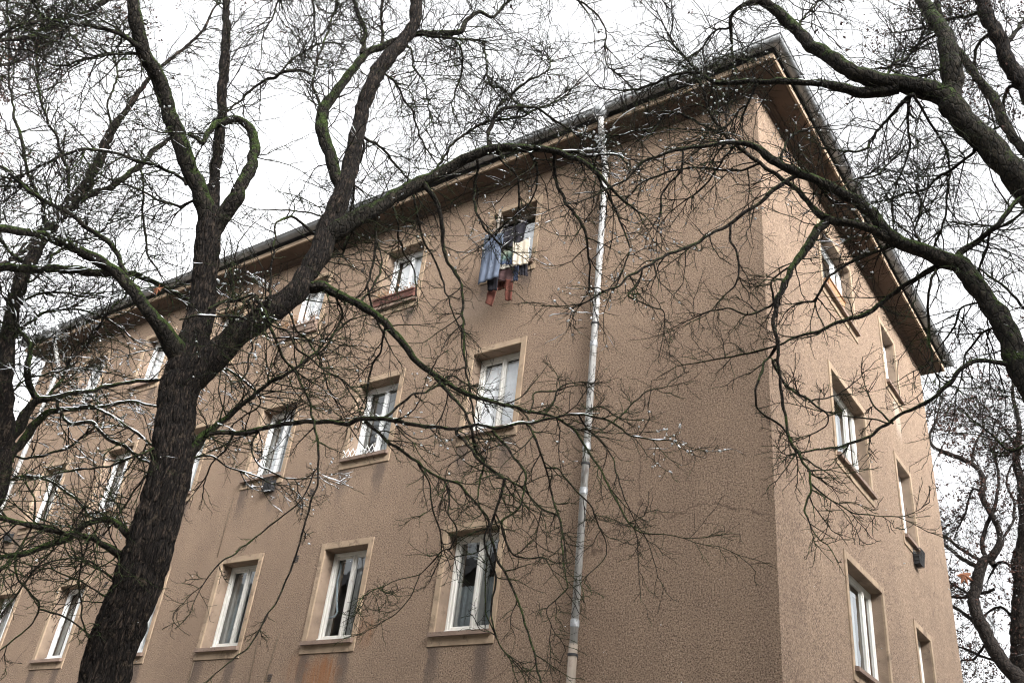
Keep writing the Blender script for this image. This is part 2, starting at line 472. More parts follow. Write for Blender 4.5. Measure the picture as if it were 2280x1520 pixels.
def link(ob, parent=None):
    COL.objects.link(ob)
    if parent is not None:
        ob.parent = parent
        if parent.type == 'EMPTY':
            ob.matrix_parent_inverse = Matrix.Translation(-parent.location)
    return ob

# ------------------------------------------------------------------ numpy noise
def hash3(ix, iy, iz, seed=0):
    h = (ix.astype(np.int64) * 374761393 + iy.astype(np.int64) * 668265263 + iz.astype(np.int64) * 2147483647 + seed * 974634577) & 0xffffffff
    h = ((h ^ (h >> 13)) * 1274126177) & 0xffffffff
    h = h ^ (h >> 16)
    return (h & 0xffffff) / float(0xffffff)
def vnoise(P, seed=0):
    P = np.asarray(P, float)
    i = np.floor(P).astype(np.int64); f = P - i
    f = f * f * (3 - 2 * f)
    r = 0
    for dx in (0, 1):
        for dy in (0, 1):
            for dz in (0, 1):
                w = (f[..., 0] if dx else 1 - f[..., 0]) * (f[..., 1] if dy else 1 - f[..., 1]) * (f[..., 2] if dz else 1 - f[..., 2])
                r = r + w * hash3(i[..., 0] + dx, i[..., 1] + dy, i[..., 2] + dz, seed)
    return r * 2 - 1

# ------------------------------------------------------------------ ground
def sheet(name, x0, x1, y0, y1, z, mat):
    o = mesh_obj(name, [(x0, y0, z), (x1, y0, z), (x1, y1, z), (x0, y1, z)], [(0, 1, 2, 3)], mat)
    tag(o, kind='structure')
    return o
sheet("ground", -400, 400, -400, 400, 0.0, 'ground')
sheet("pavement", -30, 6, -2.2, 1.2, 0.004, 'pavement')

# ------------------------------------------------------------------ the apartment house
XL = -23.35                 # far (left) end of the long facade
YB = 19.45                  # far end of the end facade
ZT = 12.70                  # soffit height
house = empty("apartment_building", ((XC + XL) / 2, (YA + YB) / 2, 0.0),
              "brown roughcast apartment block with overhanging eaves and rows of white casement windows", "building")
SP = 2.5155
WA = 1.1296
ROWS = {'W': (4.447, 6.184), 'M': (7.470, 9.192), 'T': (10.498, 12.086)}
winA = []                   # (column, row, s0, s1, z0, z1)
for k in range(1, 7):
    s1 = -7.5199 - SP * (k - 1)
    for r, (z0, z1) in ROWS.items():
        winA.append((k, r, s1 - WA, s1, z0, z1))
    winA.append((k, 'G', s1 - WA, s1, 1.45, 3.18))
winB = []
for k, (a, b) in ((1, (12.5495, 14.4136)), (2, (16.0991, 17.21))):
    for r, (z0, z1) in ROWS.items():
        winB.append((k, r, a, b, z0, z1))
    winB.append((k, 'G', a, b, 1.45, 3.18))

def wall_with_holes(mb, m, sa, sb, z0, z1, holes, g=0.007):
    ss = sorted({sa, sb} | {h[0] - g for h in holes} | {h[1] + g for h in holes})
    zs = sorted({z0, z1} | {h[2] - g for h in holes} | {h[3] + g for h in holes})
    idx = {}
    V, F = [], []
    def vi(i, j):
        if (i, j) not in idx:
            idx[(i, j)] = len(V); V.append(m(ss[i], 0.0, zs[j]))
        return idx[(i, j)]
    for i in range(len(ss) - 1):
        for j in range(len(zs) - 1):
            cs, cz = (ss[i] + ss[i + 1]) / 2, (zs[j] + zs[j + 1]) / 2
            if any(h[0] - g < cs < h[1] + g and h[2] - g < cz < h[3] + g for h in holes): continue
            F.append((vi(i, j), vi(i + 1, j), vi(i + 1, j + 1), vi(i, j + 1)))
    mb.add(V, F)
mb = MB()
wall_with_holes(mb, fa, XL, XC, 0.0, ZT, [w[2:] for w in winA])
wall_with_holes(mb, fb, YA, YB, 0.0, ZT, [w[2:] for w in winB])
mb.add([(XL, YA, 0), (XL, YB, 0), (XL, YB, ZT), (XL, YA, ZT)], [(0, 3, 2, 1)])
mb.add([(XL, YB, 0), (XC, YB, 0), (XC, YB, ZT), (XL, YB, ZT)], [(0, 3, 2, 1)])
mb.build("wall", 'wall', house)
# the rooms behind the windows: one dim inner wall parallel to the facades
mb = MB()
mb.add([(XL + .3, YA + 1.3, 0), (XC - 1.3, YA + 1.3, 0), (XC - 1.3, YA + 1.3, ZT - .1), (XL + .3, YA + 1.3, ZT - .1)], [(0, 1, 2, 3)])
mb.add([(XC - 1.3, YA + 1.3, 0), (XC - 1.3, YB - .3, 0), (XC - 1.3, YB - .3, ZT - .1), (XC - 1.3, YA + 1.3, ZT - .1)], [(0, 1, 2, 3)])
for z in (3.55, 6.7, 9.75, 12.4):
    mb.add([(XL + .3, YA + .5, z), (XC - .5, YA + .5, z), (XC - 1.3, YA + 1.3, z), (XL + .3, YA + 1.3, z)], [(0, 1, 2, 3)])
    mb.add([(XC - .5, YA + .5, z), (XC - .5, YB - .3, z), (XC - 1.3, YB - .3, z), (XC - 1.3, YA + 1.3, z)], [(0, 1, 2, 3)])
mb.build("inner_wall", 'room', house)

def sweep(profile, name, mat, smooth=False, closed_profile=True, parent=None):
    """sweep an (out, z) profile round the four mitred sides of the house"""
    cor = [(XL, YA, -1, -1), (XC, YA, 1, -1), (XC, YB, 1, 1), (XL, YB, -1, 1)]
    V, F = [], []
    n = len(profile)
    for (x, y, sx, sy) in cor:
        for (o, z) in profile:
            V.append((x + sx * o, y + sy * o, z))
    for i in range(4):
        j = (i + 1) % 4
        for k in range(n if closed_profile else n - 1):
            k2 = (k + 1) % n
            F.append((i * n + k, j * n + k, j * n + k2, i * n + k2))
    return mesh_obj(name, V, F, mat, parent or house, smooth)
EO = 0.44
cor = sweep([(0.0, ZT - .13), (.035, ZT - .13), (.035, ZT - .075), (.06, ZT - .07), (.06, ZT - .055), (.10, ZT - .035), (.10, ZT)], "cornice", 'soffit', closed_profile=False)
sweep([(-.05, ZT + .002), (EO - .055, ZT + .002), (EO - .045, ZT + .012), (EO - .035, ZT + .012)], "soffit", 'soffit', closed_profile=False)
sweep([(EO - .035, ZT + .004), (EO, ZT + .004), (EO, ZT + .105), (EO - .06, ZT + .105)], "fascia", 'fascia', closed_profile=False)
sweep([(EO - .06, ZT + .10), (EO - .06, ZT + .27)], "eaves_board", 'roof', closed_profile=False)
# roof
ZR = ZT + .27
ro = EO + .12
mid = (YA + YB) / 2; run = (YB - YA) / 2 + ro; rise = run * 0.62
V = [(XL - ro, YA - ro, ZR), (XC + ro, YA - ro, ZR), (XC + ro, YB + ro, ZR), (XL - ro, YB + ro, ZR), (XL - ro + run, mid, ZR + rise), (XC + ro - run, mid, ZR + rise)]
V += [(v[0], v[1], v[2] - .03) for v in V[:4]]
roof = mesh_obj("roof", V, [(0, 1, 5, 4), (1, 2, 5), (2, 3, 4, 5), (3, 0, 4), (6, 7, 1, 0), (7, 8, 2, 1), (8, 9, 3, 2), (9, 6, 0, 3), (9, 8, 7, 6)], 'roof', house)
# half-round gutter
GO, GZ, GR = EO + .095, ZT + .245, .088
prof = [(GO + GR * math.cos(a), GZ + GR * math.sin(a)) for a in [math.pi + math.pi * i / 10 for i in range(11)]]
prof += [(GO + GR + .012, GZ + .004), (GO + GR + .012, GZ + .014), (GO + GR, GZ + .016), (GO + GR - .004, GZ)]
prof += [(GO + (GR - .004) * math.cos(a), GZ + (GR - .004) * math.sin(a)) for a in [2 * math.pi - math.pi * i / 10 for i in range(1, 11)]]
gut = sweep(prof, "gutter", 'zinc', smooth=False)
for p in gut.data.polygons: p.use_smooth = True
# sleeves where two lengths of gutter meet, and hangers
def gutter_ring(mb, m, s, w, r):
    V, F = [], []
    for ds in (-w, w):
        for i in range(13):
            a = math.pi + math.pi * i / 12
            V.append(m(s + ds, GO + r * math.cos(a), GZ + r * math.sin(a)))
    for i in range(12): F.append((i, i + 1, 14 + i, 13 + i))
    mb.add(V, F)
def along(fn, name, mat, sa, sb, stepa, stepb, smooth):
    s = XC - sa
    while s > XL:
        mb = MB(); fn(mb, fa, s); mb.build(name, mat, gut, smooth); s -= stepa
    s = YA + sb
    while s < YB:
        mb = MB(); fn(mb, fb, s); mb.build(name, mat, gut, smooth); s += stepb
along(lambda mb, m, s: gutter_ring(mb, m, s, .022, GR + .004), "gutter_sleeve", 'zinc', .15, .4, 1.02, 1.02, True)
def hanger(mb, m, s):
    w = .014
    pts = [(EO - .058, ZT + .25)] + [(GO + (GR + .006) * math.cos(a), GZ + (GR + .006) * math.sin(a)) for a in [math.pi + math.pi * i / 8 for i in range(9)]]
    V, F = [], []
    for (o, z) in pts: V += [m(s - w, o, z), m(s + w, o, z)]
    for i in range(len(pts) - 1): F.append((2 * i, 2 * i + 1, 2 * i + 3, 2 * i + 2))
    mb.add(V, F)
along(hanger, "gutter_hanger", 'dark_metal', .4, .25, .82, .82, False)

# downspouts
def downspout(x, tan_below, joints):
    mb = MB()
    o = .105
    top = GZ - GR
    funnel = MB()
    funnel.tube([fa(x + .12, GO, GZ - .02), fa(x + .12, GO, GZ - .10), fa(x + .12, GO, GZ - .20)], [.135, .11, .058], 20)
    mb.tube([fa(x + .12, GO, GZ - .19), fa(x + .12, GO, GZ - .34), fa(x + .115, GO - .02, GZ - .40), fa(x + .01, o + .05, GZ - .86), fa(x, o, GZ - .94), fa(x, o, GZ - 1.1), fa(x, o, tan_below)], .050, 18)
    p = mb.build("downspout", 'pipe', house, True)
    funnel.build("hopper", 'zinc', p, True)
    mb = MB(); mb.tube([fa(x, o, tan_below + .05), fa(x, o, 0.0)], .056, 18)
    mb.build("lower_pipe", 'pipe_tan', p, True)
    for z in joints:
        mb = MB(); mb.tube([fa(x, o, z), fa(x, o, z + .012), fa(x, o, z + .09), fa(x, o, z + .10)], [.053, .0575, .0575, .051], 18)
        mb.build("pipe_collar", 'zinc', p, False)
    for z in (11.2, 9.0, 6.75, 4.22, 2.2):
        mb = MB()
        mb.tube([fa(x, o, z - .014), fa(x, o, z + .014)], .064, 18)
        mb.box(fa, x - .012, x + .012, 0, o, z - .012, z + .012)
        mb.build("pipe_bracket", 'dark_metal', p)
    return p
downspout(-6.22, 4.30, (6.95, 6.30, 4.55, 10.3, 8.6))
downspout(-22.25, 3.6, (9.6, 7.2, 5.1))

# windows
def ring(mb, m, s0, s1, z0, z1, w, o0, o1, wt=None, wb=None, b=0.004):
    wt = w if wt is None else wt; wb = w if wb is None else wb
    mb.bevbox(m, s0, s0 + w, o0, o1, z0, z1, b)
    mb.bevbox(m, s1 - w, s1, o0, o1, z0, z1, b)
    mb.bevbox(m, s0 + w, s1 - w, o0, o1 - .0015, z1 - wt, z1, b)
    mb.bevbox(m, s0 + w, s1 - w, o0, o1 - .0015, z0, z0 + wb, b)
def curtain(m, s0, s1, z0, z1, o, mat, parent, seed, folds=7, amp=.02, flare=0.0):
    n = 64; nz = 6
    V, F = [], []
    for j in range(nz + 1):
        tz = j / nz
        for i in range(n + 1):
            t = i / n
            a = amp * (math.sin(2 * math.pi * folds * t + seed + .5 * math.sin(9 * t + seed)) + .5 * math.sin(2 * math.pi * folds * 2.3 * t + 2 * seed)) * (0.7 + .3 * (1 - tz))
            V.append(m(s0 + (s1 - s0) * t, o + a, z0 + (z1 - z0) * tz))
    for j in range(nz):
        for i in range(n):
            k = j * (n + 1) + i
            F.append((k, k + 1, k + n + 2, k + n + 1))
    return mesh_obj("curtain", V, F, mat, parent, True)
def window(mw, s0, s1, z0, z1, style, split=(0.5,), fo=0.0):
    m = mw
    SB, ST, AP, SL = .096, .103, .124, .066
    su = MB()
    dep = -.30
    ft = -.012
    su.bevbox(m, s0, s0 + SB, ft, .018, z0, z1, .003)
    su.bevbox(m, s1 - SB, s1, ft, .018, z0, z1, .003)
    su.bevbox(m, s0 + SB, s1 - SB, ft, .0165, z1 - ST, z1, .003)
    su.bevbox(m, s0 + SB, s1 - SB, ft, .0165, z0, z0 + AP + .01, .003)
    w = su.build("window", 'plaster', house)
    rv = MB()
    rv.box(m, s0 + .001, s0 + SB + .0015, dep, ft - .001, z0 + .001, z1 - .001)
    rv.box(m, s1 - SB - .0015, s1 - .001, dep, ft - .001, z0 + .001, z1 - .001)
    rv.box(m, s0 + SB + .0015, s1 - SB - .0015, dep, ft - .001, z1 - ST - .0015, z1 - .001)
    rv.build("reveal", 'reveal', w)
    zs = z0 + AP + SL
    sl = MB()
    # sloping sill ledge with a drip edge
    a, b = s0 + .035, s1 - .035
    V = [m(s, o, z) for s in (a, b) for (o, z) in ((.0185, z0 + AP), (.078, z0 + AP - .004), (.078, z0 + AP + SL - .012), (.0185, z0 + AP + SL))]
    sl.add(V, [(0, 1, 2, 3), (7, 6, 5, 4), (0, 4, 5, 1), (1, 5, 6, 2), (2, 6, 7, 3), (3, 7, 4, 0)])
    a, b = s0 + SB + .001, s1 - SB - .001
    V = [m(s, o, z) for s in (a, b) for (o, z) in ((.019, z0 + AP + .012), (.019, zs - .001), (dep, zs + .02), (dep, z0 + AP + .012))]
    sl.add(V, [(0, 1, 2, 3), (7, 6, 5, 4), (0, 4, 5, 1), (1, 5, 6, 2)])
    sl.build("sill", 'sill', w)
    a0, a1, c0, c1 = s0 + SB, s1 - SB, zs, z1 - ST
    fm = style.get('frame', 'white')
    m = lambda s, o, z: mw(s, o + fo, z)             # how deep the joinery sits in the wall
    fr = MB()
    ring(fr, m, a0, a1, c0 + .012, c1, .050, -.275, -.205, .062, .055, .008)
    fr.bevbox(m, a0 + .02, a1 - .02, -.205, -.165, c0 + .055, c0 + .075, .006)         # weather bar
    edges = [a0 + .046] + [a0 + (a1 - a0) * t for t in split] + [a1 - .046]
    panes = []
    for i in range(len(edges) - 1):
        e0, e1 = edges[i] + .0015, edges[i + 1] - .0015
        if style.get('open') == i:
            continue
        ring(fr, m, e0, e1, c0 + .070, c1 - .055, .047, -.262, -.214, .047, .060, .010)
        panes.append((e0 + .04, e1 - .04, c0 + .12, c1 - .095))
    for t in split:
        c = a0 + (a1 - a0) * t
        fr.bevbox(m, c - .019, c + .019, -.262, -.198, c0 + .072, c1 - .058, .008)      # cover strip
    if style.get('handle'):
        for hz in (.36, .44):
            fr.box(m, a0 + .06, a0 + .085, -.214, -.195, c0 + (c1 - c0) * hz, c0 + (c1 - c0) * hz + .03)
    fr.build("frame", fm, w)
    for p in panes:
        pn = MB(); V = [m(p[0], -.235, p[2]), m(p[1], -.235, p[2]), m(p[1], -.235, p[3]), m(p[0], -.235, p[3])]
        pn.add(V, [(0, 1, 2, 3)])
        pn.build("pane", 'glass', w)
    if style.get('inner', True):
        fi = MB()
        ring(fi, m, a0 - .05, a1 + .05, c0 + .0, c1 + .02, .085, -.42, -.375, .09, .09, .006)
        for t in split:
            c = a0 + (a1 - a0) * t
            fi.bevbox(m, c - .045, c + .045, -.42, -.372, c0 + .09, c1 - .07, .006)
        fi.build("inner_frame", 'inner', w)
    for cs in style.get('curtains', ()):
        t0, t1, b0, b1, mat, o, folds, amp = cs
        curtain(m, a0 + (a1 - a0) * t0, a0 + (a1 - a0) * t1, c0 + (c1 - c0) * b0, c0 + (c1 - c0) * b1, o, mat, w, s0 * 3 + z0, folds, amp)
    return w, (a0, a1, c0, c1)
full = lambda mat='curtain', o=-.345, f=6, a=.014: (-.05, 1.05, -.02, .93, mat, o, f, a)
STY = {
    (1, 'W'): dict(curtains=[(-.05, .5, -.02, .55, 'curtain_grey', -.50, 5, .02), (.45, 1.05, -.02, .62, 'curtain_grey', -.48, 6, .02)]),
    (2, 'W'): dict(curtains=[(.60, .74, -.02, 1.0, 'curtain_grey', -.50, 3, .02)]),
    (3, 'W'): dict(curtains=[(-.05, .30, -.02, .95, 'curtain_grey', -.47, 4, .025), (.55, .95, -.02, .9, 'curtain_grey', -.5, 4, .03)]),
    (4, 'W'): dict(frame='clean_white', curtains=[(.5, 1.05, -.02, .7, 'curtain_grey', -.5, 5, .02)]),
    (5, 'W'): dict(frame='clean_white', handle=True, curtains=[(-.05, .45, -.02, .9, 'curtain_grey', -.5, 4, .02)]),
    (6, 'W'): dict(frame='clean_white', curtains=[full('curtain_grey')]),
    (1, 'M'): dict(inner=False, curtains=[(-.02, 1.02, -.01, .925, 'lace', -.288, 5, .006)]),
    (2, 'M'): dict(frame='clean_white', curtains=[(.62, .80, -.02, 1.0, 'curtain_grey', -.5, 3, .02)]),
    (3, 'M'): dict(frame='clean_white', curtains=[(-.05, .16, -.02, 1.0, 'curtain', -.5, 3, .02)]),
    (4, 'M'): dict(frame='clean_white'),
    (5, 'M'): dict(frame='clean_white', curtains=[(-.05, .5, -.02, .55, 'curtain', -.5, 5, .02)]),
    (6, 'M'): dict(frame='clean_white', curtains=[(-.05, .6, -.02, .95, 'curtain_grey', -.5, 5, .02)]),
    (1, 'T'): dict(frame='grey_wood', open=0, inner=False, curtains=[(.52, 1.02, -.01, .86, 'curtain', -.30, 3, .01)]),
    (2, 'T'): dict(frame='clean_white', inner=False, curtains=[(.16, .66, -.01, .93, 'curtain', -.296, 3, .008), (.66, 1.02, -.01, .93, 'curtain', -.29, 3, .008)]),
    (3, 'T'): dict(frame='clean_white', inner=False, curtains=[(.12, 1.02, -.01, .95, 'curtain', -.292, 4, .008)]),
    (4, 'T'): dict(frame='clean_white', curtains=[(-.05, .5, -.02, .5, 'curtain_grey', -.5, 4, .02)]),
    (5, 'T'): dict(frame='clean_white', curtains=[full()]),
    (6, 'T'): dict(frame='clean_white', curtains=[full()]),
    ('B', 1, 'W'): dict(curtains=[(-.05, .2, -.02, 1, 'curtain_grey', -.5, 3, .02)]),
    ('B', 2, 'W'): dict(),
    ('B', 1, 'M'): dict(curtains=[(.3, .6, -.02, 1, 'curtain_grey', -.5, 3, .02)]),
    ('B', 2, 'M'): dict(frame='clean_white', curtains=[full()]),
    ('B', 1, 'T'): dict(frame='clean_white', curtains=[(.35, 1.05, -.02, .95, 'curtain', -.45, 4, .02)]),
    ('B', 2, 'T'): dict(frame='clean_white', curtains=[full()]),
}
OPEN = {}
for (k, r, s0, s1, z0, z1) in winA:
    OPEN[(k, r)] = window(fa, s0, s1, z0, z1, STY.get((k, r), {}))
for (k, r, s0, s1, z0, z1) in winB:
    OPEN[('B', k, r)] = window(fb, s0, s1, z0, z1, STY.get(('B', k, r), {}), (0.25, 0.75) if k == 1 else (0.5,), .05)
# wall vents: little slotted openings beside the windows
def vent(x, z):
    mb = MB()
    for i in range(4):
        mb.box(fa, x - .045, x + .045, -.002, .007, z + i * .03, z + i * .03 + .013)
    mb.build("vent", 'dark_metal', house)
for x, zs in ((-11.715, (8.66, 7.11, 5.94, 4.07)), (-17.02, (8.66, 7.13, 5.95, 4.07)), (-11.70, (11.74,)), (-6.70, (8.66,))):
    for z in zs:
        if x != -6.70: vent(x, z)
# metal baskets hung under sills
def basket(m, s, z, w=.24, h=.22, d=.13):
    mb = MB()
    n = 6
    r = .006
    for i in range(n + 1):
        t = i / n
        mb.tube([m(s + w * t, d, z), m(s + w * t, d * .75, z - h), m(s + w * t, .01, z - h)], r, 5)
        mb.tube([m(s, d * (1 - .25 * t), z - h * t), m(s + w, d * (1 - .25 * t), z - h * t)], r, 5)
    for ss in (s, s + w):
        for i in range(4):
            t = i / 4
            mb.tube([m(ss, .01, z - h * t), m(ss, d * (1 - .25 * t), z - h * t)], r, 5)
    mb.box(m, s + .005, s + w - .005, .012, .02, z - h, z)
    mb.box(m, s + .01, s + w - .01, .02, d * .7, z - h + .01, z - h * .3)
    return mb.build("window_basket", 'dark_metal', house)
basket(fa, -12.93, 7.535)
basket(fa, -21.6, 7.535)
basket(fb, 16.62, 7.535, .26, .26, .15)
# thin cables down the facade
def cable(pts, r=.007):
    mb = MB(); mb.tube(pts, r, 6); mb.build("cable", 'wire', house, True)
cable([fa(-12.19, .012, 5.05), fa(-12.17, .012, 4.6), fa(-12.14, .012, 3.6)])
cable([fa(-11.70, .012, 4.80), fa(-11.76, .012, 4.4), fa(-11.84, .012, 3.6)])
cable([fa(-13.64, .012, 4.42), fa(-13.645, .012, 4.2), fa(-13.66, .012, 3.4)], .009)
cable([fa(-13.78, .012, 7.35), fa(-13.79, .012, 6.9), fa(-13.79, .012, 6.22)], .006)
cable([fa(-11.72, .012, 6.9), fa(-11.70, .012, 6.5), fa(-11.66, .012, 6.25)], .005)

# aerial on the roof
ya = 11.6
aer = empty("roof_antenna", tuple(on_a(1256, 280, YA - ya)), "thin grey aerial mast with a long slanting rod above the roof edge", "antenna")
mb = MB(); p0 = on_a(1256, 292, YA - ya); p1 = on_a(1265, 190, YA - ya)
mb.tube([p0, p1], .028, 8); mb.build("mast", 'pipe', aer, True)
mb = MB(); q0 = on_a(1215, 236, YA - ya); q1 = on_a(1364, 116, YA - ya - .2)
mb.tube([q0, q1], .016, 6)
for t in np.linspace(.08, .95, 8):
    c = q0 + (q1 - q0) * t
    e = np.array([0.35, 0.55, -.30]) * (.75 - .3 * t)
    mb.tube([c - e, c + e], .003, 4)
mb.build("boom", 'pipe', aer)
mb = MB(); c = on_a(1264, 200, YA - ya)
mb.box(lambda s, o, z: (s, ya - o, z), c[0] - .05, c[0] + .05, -.05, .05, c[2] - .05, c[2] + .05); mb.build("clamp", 'dark_metal', aer)

# ------------------------------------------------------------------ washing at the top window
def cloth(name, corners, mat, label, cat, nu=14, nv=18, wr=.02, seed=1, sag=0.03, group=None, thick=.012, folds=3.0, parent=None, hem=0.02):
    """corners: top-left, top-right, bottom-right, bottom-left as (u, v, distance out of the wall)"""
    wr = wr * .6
    P = [on_a(*c) for c in corners]
    P = [np.array(p) for p in P]
    G = np.zeros((nv + 1, nu + 1, 3))
    for j in range(nv + 1):
        b = j / nv
        for i in range(nu + 1):
            a = i / nu
            G[j, i] = (P[0] * (1 - a) + P[1] * a) * (1 - b) + (P[3] * (1 - a) + P[2] * a) * b
            f = math.sin(math.pi * a)
            G[j, i, 2] -= sag * f * (1 - b)
            fold = math.sin(2 * math.pi * folds * a + seed * 1.7 + 1.2 * b) * wr * (.4 + b)
            fold += wr * 1.6 * float(vnoise(np.array([a * 3.1 + seed, b * 4.3, seed * 3.3])))
            G[j, i, 1] -= fold
            G[j, i, 0] += wr * .5 * float(vnoise(np.array([seed * 5.1, b * 5, a * 2])))
            if j == nv: G[j, i, 2] += hem * float(vnoise(np.array([a * 5, seed * 2.2, 1.5])))
    V = [tuple(p) for p in G.reshape(-1, 3)]
    nn = len(V)
    V += [(p[0], p[1] + thick, p[2]) for p in V]
    F = []
    for j in range(nv):
        for i in range(nu):
            k = j * (nu + 1) + i
            F.append((k, k + nu + 1, k + nu + 2, k + 1))
            F.append((nn + k, nn + k + 1, nn + k + nu + 2, nn + k + nu + 1))
    W = nu + 1
    bd = [i for i in range(W)] + [j * W + nu for j in range(1, nv + 1)] + [nv * W + i for i in range(nu - 1, -1, -1)] + [j * W for j in range(nv - 1, 0, -1)]
    for a, b in zip(bd, bd[1:] + bd[:1]): F.append((a, b, nn + b, nn + a))
    o = mesh_obj(name, V, F, mat, parent, True)
    if label: tag(o, label, cat, group)
    return o
WG = "washing drying at the top window"
rack = empty("drying_rack", tuple(on_a(1160, 560, .3)), "wire drying rack reaching out from the top window under the wet clothes", "drying rack")
mb = MB()
zr = 11.02
for o in (.10, .24, .38, .52, .64):
    mb.tube([fa(-8.50, o, zr - .02), fa(-7.66, o, zr)], .006, 6)
mb.build("rail", 'pipe', rack)
for s in (-8.46, -7.72):
    mb = MB(); mb.tube([fa(s, -.2, zr - .01), fa(s, .68, zr - .02)], .009, 6)
    mb.tube([fa(s, .5, zr - .02), fa(s, .02, zr - .42)], .007, 6); mb.build("bracket", 'dark_metal', rack)
cloth("jeans", [(1080, 522, .48), (1121, 516, .46), (1108, 616, .50), (1061, 632, .52)], 'denim', "pale blue denim trouser leg hanging at the outer end of the rack", "jeans", seed=2, wr=.018, group=WG)
cloth("sweater", [(1117, 512, .24), (1174, 489, .20), (1164, 540, .34), (1120, 556, .34)], 'black_cloth', "black garment slung over the middle of the drying rack", "sweater", seed=4, wr=.025, group=WG)
cloth("shirt", [(1117, 548, .30), (1147, 536, .30), (1143, 588, .34), (1112, 590, .34)], 'tie_dye', "green and blue shaded shirt hanging in the middle of the washing", "shirt", seed=5, wr=.022, group=WG)
cloth("towel", [(1112, 588, .335), (1150, 578, .33), (1150, 592, .34), (1111, 600, .345)], 'cream_cloth', "narrow cream strip of cloth below the shaded shirt", "towel", seed=6, wr=.014, nv=6, group=WG)
cloth("beige_trousers", [(1142, 542, .40), (1179, 527, .40), (1175, 587, .44), (1141, 590, .44)], 'beige_cloth', "beige trousers folded over the rack at the right of the washing", "trousers", seed=7, wr=.012, group=WG)
cloth("dark_skirt", [(1104, 594, .32), (1148, 584, .32), (1142, 628, .36), (1100, 622, .36)], 'brown_cloth', "dark maroon garment hanging between the jeans and the dark shorts", "skirt", seed=8, wr=.02, group=WG)
cloth("dark_jeans", [(1145, 590, .34), (1155, 587, .34), (1152, 624, .36), (1141, 624, .36)], 'denim_dark', "narrow dark blue denim leg hanging low beside the black shorts", "jeans", nu=8, seed=9, wr=.01, group=WG)
cloth("black_shorts", [(1154, 588, .38), (1173, 584, .38), (1173, 613, .40), (1156, 612, .40)], 'black_cloth', "black shorts hanging under the beige trousers", "shorts", seed=10, wr=.014, group=WG)
cloth("black_sock", [(1084, 618, .42), (1110, 612, .42), (1106, 646, .42), (1086, 646, .42)], 'black_cloth', "small black cloth hanging under the pale blue jeans", "sock", nu=8, nv=8, seed=12, wr=.012, group=WG)
rust = empty("rust_sweater", tuple(on_a(1120, 635, .3)), "rust red sweater hanging lowest with two loose sleeves", "sweater", WG)
cloth("body", [(1107, 624, .28), (1126, 618, .28), (1124, 641, .28), (1108, 646, .28)], 'rust_cloth', None, None, seed=13, wr=.014, nu=10, nv=8, parent=rust)
cloth("sleeve", [(1087, 636, .36), (1108, 640, .36), (1096, 682, .36), (1081, 676, .36)], 'rust_cloth', None, None, seed=14, wr=.016, nu=8, nv=14, folds=1.2, parent=rust)
cloth("sleeve", [(1125, 620, .36), (1143, 617, .36), (1139, 669, .36), (1125, 668, .36)], 'rust_cloth', None, None, seed=15, wr=.016, nu=8, nv=14, folds=1.2, parent=rust)
# the open casement leaf
mb = MB()
a0, a1, c0, c1 = OPEN[(1, 'T')][1]
hm = lambda s, o, z: (a0 + .05 + s * .30 - o * .95 * 0, YA + .21 - s * .93 - 0 * o, z)
def leaf(s, o, z):                                     # hinged at the left jamb, swung outwards
    ang = math.radians(62)
    return (a0 + .055 + s * math.cos(ang) + o * math.sin(ang), YA + .20 - s * math.sin(ang) + o * math.cos(ang), z)
ring(mb, leaf, 0, .40, c0 + .07, c1 - .055, .045, -.02, .02)
lf = mb.build("casement_leaf", 'grey_wood', OPEN[(1, 'T')][0])

# ------------------------------------------------------------------ window boxes
def window_box(m, s0, s1, z, mat, label, o0=.0, h=.15, d=.17, plants=90, tall=.24, seed=0, snow=False):
    c = m((s0 + s1) / 2, o0 + d / 2, z)
    w = empty("window_box", c, label, "window box")
    mb = MB()
    V = []
    for (o, z_, e) in ((o0 + .02, z, .02), (o0 + d - .02, z, .02), (o0 + d, z + h, 0), (o0, z + h, 0)):
        V += [m(s0 + e, o, z_), m(s1 - e, o, z_)]
    mb.add(V, [(0, 1, 3, 2), (2, 3, 5, 4), (6, 7, 1, 0), (0, 2, 4, 6), (1, 7, 5, 3)])
    mb.box(m, s0 - .008, s1 + .008, o0 + d - .006, o0 + d + .012, z + h - .03, z + h)
    mb.box(m, s0 - .008, s1 + .008, o0 - .008, o0 + .008, z + h - .03, z + h)
    mb.build("trough", mat, w)
    r = random.Random(seed)
    mb = MB()
    for i in range(plants):
        s = r.uniform(s0 + .02, s1 - .02); o = o0 + r.uniform(.03, d - .03)
        hgt = r.uniform(.3, 1) * tall
        p = [np.array(m(s, o, z + h - .02))]
        ds, do = r.uniform(-.5, .5), r.uniform(-.2, .7)
        for j in range(1, 4):
            t = j / 3
            p.append(np.array(m(s + ds * hgt * t * t, o + do * hgt * t * t, z + h - .02 + hgt * (t - .25 * t * t))))
        mb.tube(p, [.004, .0035, .003, .002], 4, False)
        for q in range(4):
            c = p[r.randint(1, 3)]; e = [np.array([r.uniform(-1, 1), r.uniform(-1, 1), r.uniform(-1, 1)]) * .022 for _ in range(3)]
            mb.add([c + e[0], c + e[1], c + e[2]], [(0, 1, 2)])
    mb.build("dried_plants", 'dry_plant', w)
    if snow:
        mb = MB()
        for i in range(16):
            s = r.uniform(s0, s1); blob_into(mb, np.array(m(s, o0 + d * .6, z + h + r.uniform(0, .1))), r.uniform(.02, .05), r)
        mb.build("snow", 'snow', w, True)
    return w
